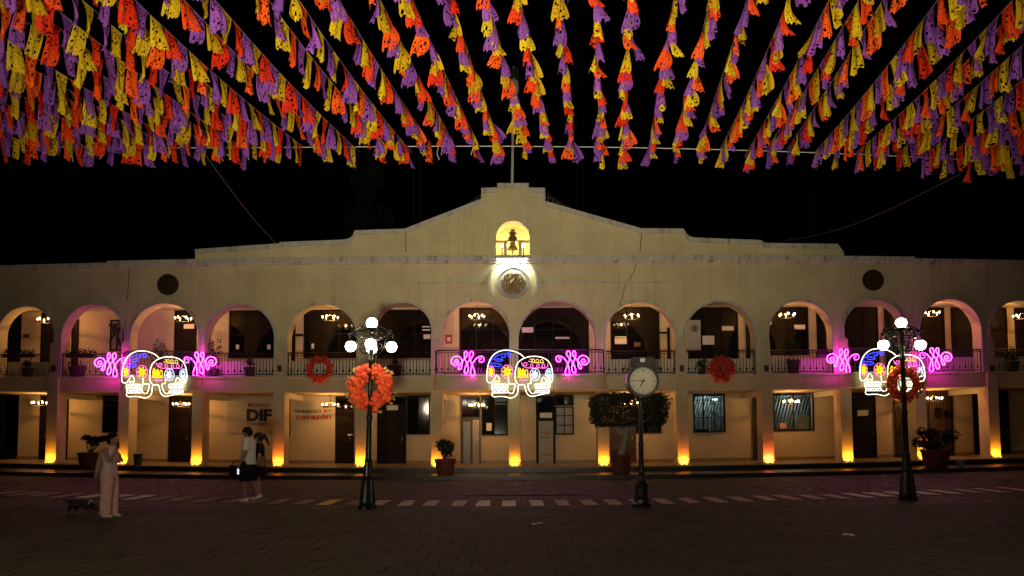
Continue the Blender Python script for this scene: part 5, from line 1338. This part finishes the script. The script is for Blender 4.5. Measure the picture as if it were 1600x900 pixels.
mb = MB(); mb.ball((.045, 0, 1.585), .108, 14, 10, (1, .88, .80)); mb.ball((.01, 0, 1.525), .088, 12, 8, (.75, .95, 1.1)); mb.ball((-.095, 0, 1.555), .055, 10, 8); build("hair", mb, HAIR, W_, smooth=True, local=True)
build("phone", MB().box(.15, .235, -.125, -.11, 1.39, 1.53) if False else MB().box(.215, .225, -.13, -.06, 1.36, 1.49), BLKTXT, W_, local=True)
mb = MB(); N_ = 7
for j in range(9):
    for i in range(N_ + 1):
        t = j / 8; u = i / N_; xx = -.05 - .27 * t * (1 - .35 * math.sin(t * 2)) + (.16 - .12 * t) * (u - .6); yy = -.10 + .16 * u + .03 * math.sin(u * 9 + t * 4); zz = 1.34 - .62 * t - .05 * u + .02 * math.sin(u * 7); mb.v.append((xx, yy, zz))
for j in range(8):
    for i in range(N_): a = j * (N_ + 1) + i; mb.f.append((a, a + 1, a + N_ + 2, a + N_ + 1))
sw = build("shawl", mb, BEIGE, W_, smooth=True, local=True); sd = sw.modifiers.new("thick", 'SOLIDIFY'); sd.thickness = .02
W_.scale = (k, k, k)

# --- man in white t-shirt walking to the left
p0 = gp(387, 783); hgt = at(385, 667.5, p0.y).z - p0.z
M_ = thing("person", "man in white t-shirt and black shorts carrying a black bag", "person", p0); k = hgt / 1.72
J = {"pel": ((0, 0, .97), (.13, .16)), "waist": ((0, 0, 1.10), (.125, .16)), "chest": ((.01, 0, 1.30), (.125, .18)), "neck0": ((0, 0, 1.44), .07), "neck": ((-.02, 0, 1.50), .055), "hd": ((-.035, 0, 1.56), .06),
     "hipR": ((0, .10, .90), .11), "kneeR": ((.07, .10, .50), .066), "ankR": ((.20, .10, .14), .045), "toeR": ((.12, .10, .05), .034),
     "hipL": ((0, -.10, .90), .11), "kneeL": ((-.05, -.10, .50), .066), "ankL": ((-.03, -.10, .09), .045), "toeL": ((-.15, -.10, .035), .034),
     "shL": ((.015, -.205, 1.40), .062), "elL": ((.02, -.25, 1.10), .044), "wrL": ((-.10, -.24, .88), .031), "paL": ((-.14, -.235, .81), .036),
     "shR": ((.015, .205, 1.40), .062), "elR": ((.0, .26, 1.10), .044), "wrR": ((-.12, .22, .92), .031), "paR": ((-.17, .20, .86), .036)}
E = chain("pel", "waist", "chest", "neck0", "neck", "hd") + chain("pel", "hipR", "kneeR", "ankR", "toeR") + chain("pel", "hipL", "kneeL", "ankL", "toeL") + chain("chest", "shR", "elR", "wrR", "paR") + chain("chest", "shL", "elL", "wrL", "paL")
body = skin(J, E, "pel"); FD = Vector((-.92, .38, 0)).normalized(); head(body, (-.045, 0, 1.595), .103, FD); fingers(body, J["wrL"][0], J["paL"][0], (0, 1, 0), (-.2, .3, -.5)); fingers(body, J["wrR"][0], J["paR"][0], (0, 1, 0), (-.2, .3, -.5))
SK2 = mat("tan_skin", (.26, .13, .08), .55, var=.06)
build("body", body, SK2, M_, smooth=True, local=True); face(M_, (-.045, 0, 1.595), .103, FD)
mb = shell([(.005, 0, .86, .17, .20), (.005, 0, .95, .168, .198), (0, 0, 1.12, .16, .195), (.005, 0, 1.28, .158, .205), (.01, 0, 1.38, .135, .215), (.008, 0, 1.45, .095, .15), (-.005, 0, 1.49, .068, .08)]); build("shirt", mb, WHITEC, M_, smooth=True, local=True)
for s in (-1, 1):
    build("sleeve", MB().tube([(.012, s * .17, 1.42), (.018, s * .225, 1.32), (.022, s * .255, 1.17)], [.085, .092, .088], 12), WHITEC, M_, smooth=True, local=True)
    x = -.05 if s < 0 else .06
    build("shorts_leg", shell([(x * 1.0, s * .105, .47, .115, .105), (x * .7, s * .105, .62, .125, .115), (x * .3, s * .09, .80, .14, .12), (0, s * .07, .95, .14, .125)]), BLACKC, M_, smooth=True, local=True)
mb = MB(); shoe(mb, -.03, -.10, 0, (-1, 0, 0), .28); build("shoe", mb, SHOE, M_, smooth=True, local=True)
mb = MB(); shoe(mb, .20, .10, .055, (-.9, 0, -.3), .28); build("shoe", mb, SHOE, M_, smooth=True, local=True)
mb = MB(); mb.ball((-.03, 0, 1.635), .112, 16, 10, (1.0, .86, .88)); mb.ball((.015, 0, 1.60), .098, 12, 8, (.85, .9, 1)); build("hair", mb, HAIR, M_, smooth=True, local=True)
M_.scale = (k, k, k)
bp_ = at(368, 745, p0.y - .18)
B = thing("shoulder_bag", "black bag with a bright phone carried by the man in white", "bag", bp_)
mb = MB(); mb.slab([(-.13, -.06), (.12, -.06), (.14, 0), (.12, .06), (-.13, .06), (-.15, 0)], .0, .24); mb.slab([(-.12, -.05), (.11, -.05), (.11, .05), (-.12, .05)], .24, .27); build("bag_body", mb, BLACKC, B, local=True)
build("bag_strap", MB().tube([(-.1, 0, .26), (-.03, .02, .36), (.10, .05, .37), (.12, 0, .26)], .014, 6), BLACKC, B, local=True)
build("bright_phone", MB().box(.065, .105, -.072, -.060, .06, .19), mat("bright_screen", (.5, .5, .5), .4, emit=(.9, .85, .95), estr=.9), B, local=True)  # bright phone in front of the bag, glow set in its material

# --- woman in black behind him
p0 = gp(404, 780.5); hgt = at(402, 676, p0.y).z - p0.z
Q = thing("person", "woman in short black dress with windblown hair walking beside the man", "person", (p0.x, p0.y, p0.z)); k = hgt / 1.60
J = {"pel": ((0, 0, .90), (.125, .15)), "waist": ((0, 0, 1.03), (.10, .125)), "chest": ((-.005, 0, 1.20), (.105, .15)), "neck0": ((-.01, 0, 1.33), .058), "neck": ((-.02, 0, 1.39), .044), "hd": ((-.03, 0, 1.45), .05),
     "hipR": ((0, .09, .84), .095), "kneeR": ((-.06, .085, .46), .058), "ankR": ((-.16, .08, .09), .040), "toeR": ((-.27, .08, .035), .03),
     "hipL": ((0, -.09, .84), .095), "kneeL": ((.0, -.085, .46), .060), "ankL": ((.05, -.08, .14), .042), "toeL": ((-.03, -.08, .045), .03),
     "shL": ((.0, -.16, 1.30), .05), "elL": ((.09, -.20, 1.05), .036), "wrL": ((.02, -.22, .85), .026), "paL": ((-.01, -.22, .78), .03),
     "shR": ((.0, .16, 1.30), .05), "elR": ((-.04, .20, 1.05), .036), "wrR": ((-.1, .18, .85), .026), "paR": ((-.12, .17, .78), .03)}
body = skin(J, E, "pel"); head(body, (-.04, 0, 1.475), .097, (-1, 0, 0)); fingers(body, J["wrL"][0], J["paL"][0], (0, 1, 0), (-.3, .2, -.4)); fingers(body, J["wrR"][0], J["paR"][0], (0, 1, 0), (-.3, .2, -.4))
build("body", body, SKINM, Q, smooth=True, local=True); face(Q, (-.04, 0, 1.475), .097, (-1, 0, 0))
build("dress", shell([(0, 0, .55, .185, .20), (0, 0, .68, .165, .19), (0, 0, .86, .145, .18), (0, 0, 1.03, .115, .145), (-.003, 0, 1.18, .125, .165), (0, 0, 1.29, .105, .16), (-.01, 0, 1.36, .06, .08)]), BLACKC, Q, smooth=True, local=True)
for s in (-1, 1): build("sleeve", MB().tube([(0, s * .14, 1.31), (.03 if s < 0 else -.01, s * .18, 1.2), (.06 if s < 0 else -.03, s * .2, 1.1)], [.062, .06, .05], 10), BLACKC, Q, smooth=True, local=True)
mb = MB(); shoe(mb, .05, -.08, .05, (-.9, 0, -.3), .24); build("shoe", mb, SHOE, Q, smooth=True, local=True)
mb = MB(); shoe(mb, -.16, .08, 0, (-1, 0, 0), .24); build("shoe", mb, SHOE, Q, smooth=True, local=True)
mb = MB(); mb.ball((-.02, 0, 1.52), .108, 14, 10, (1, .88, .85)); mb.ball((.02, 0, 1.47), .09, 12, 8, (.9, .95, 1.1))
for a in range(7): mb.tube([(.06, .01 * a - .03, 1.50), (.13, .015 * a - .045, 1.50 - .012 * a + .04), (.19, .02 * a - .06, 1.44 - .018 * a + .03), (.215, .02 * a - .06, 1.38 - .018 * a)], [.03, .036, .028, .008], 6)
build("hair", mb, mat("dark_brown_hair", (.022, .012, .008), .7, spec=.15, var=.4, scale=25), Q, smooth=True, local=True)
Q.scale = (k, k, k)
bp_ = at(410.5, 729, p0.y - .2)
B2 = thing("shoulder_bag", "brown bag hanging at the hip of the woman in black", "bag", bp_)
mb = MB(); mb.slab([(-.075, -.05), (.065, -.05), (.08, 0), (.065, .05), (-.075, .05), (-.085, 0)], 0, .24); build("bag_body", mb, BAGB, B2, local=True)
build("bag_strap", MB().tube([(-.06, 0, .23), (-.09, .06, .50), (-.10, .12, .62), (0, .12, .45), (.05, 0, .23)], .009, 5), BAGB, B2, local=True)

# --- small dog sniffing toward the woman's feet
p0 = gp(127, 806)
Dg = thing("dog", "small black dog with tan legs sniffing near the woman's feet", "dog", p0)
J = {"hip": ((-.16, 0, .25), (.075, .07)), "belly": ((-.03, 0, .245), (.08, .075)), "chest": ((.09, 0, .235), (.095, .08)), "neck": ((.17, 0, .23), .055), "hd": ((.245, 0, .165), .055), "muz": ((.315, 0, .105), .028), "nose": ((.34, 0, .085), .02),
     "t1": ((-.24, 0, .29), .022), "t2": ((-.32, 0, .31), .016), "t3": ((-.39, .01, .35), .010)}
E2 = chain("belly", "chest", "neck", "hd", "muz", "nose") + chain("belly", "hip", "t1", "t2", "t3")
for s, n_ in ((-1, "R"), (1, "L")):
    dx = .03 * s
    J.update({"st" + n_: ((-.15 + dx, s * .055, .19), .048), "ho" + n_: ((-.20 + dx, s * .06, .085), .021), "hf" + n_: ((-.18 + dx, s * .06, .018), .020), "hp" + n_: ((-.145 + dx, s * .06, .014), .017),
              "el" + n_: ((.10 - dx, s * .06, .155), .034), "wr" + n_: ((.105 - dx, s * .06, .07), .021), "ff" + n_: ((.10 - dx, s * .06, .018), .020), "fp" + n_: ((.135 - dx, s * .06, .014), .017)})
    E2 += chain("hip", "st" + n_, "ho" + n_, "hf" + n_, "hp" + n_) + chain("chest", "el" + n_, "wr" + n_, "ff" + n_, "fp" + n_)
db = skin(J, E2, "belly")
m = mat("black_and_tan_fur", (.014, .012, .011), .8, var=.4, scale=20, bump=.4)
nt = m.node_tree; bs = nt.nodes["Principled BSDF"]; src = bs.inputs["Base Color"].links[0].from_socket
tc = nt.nodes.new("ShaderNodeTexCoord"); sx = nt.nodes.new("ShaderNodeSeparateXYZ"); nt.links.new(tc.outputs["Object"], sx.inputs[0])
mr = nt.nodes.new("ShaderNodeMapRange"); mr.inputs["From Min"].default_value = .13; mr.inputs["From Max"].default_value = .09; nt.links.new(sx.outputs[2], mr.inputs["Value"])
mx = nt.nodes.new("ShaderNodeMixRGB"); mx.inputs[2].default_value = (.09, .055, .03, 1); nt.links.new(mr.outputs[0], mx.inputs[0]); nt.links.new(src, mx.inputs[1]); nt.links.new(mx.outputs[0], bs.inputs["Base Color"])
build("body", db, m, Dg, smooth=True, local=True)
for s in (-1, 1): build("ear", MB().prism([(.20, .21), (.245, .215), (.235, .15), (.21, .13)], s * .052 - .006, s * .052 + .006), BLACKC, Dg, local=True)
build("collar", MB().tube([(.165 + .02 * math.sin(6.283 * k / 14), .062 * math.cos(6.283 * k / 14), .235 + .062 * math.sin(6.283 * k / 14)) for k in range(14)], .008, 5, closed=True), PAPER, Dg, local=True)
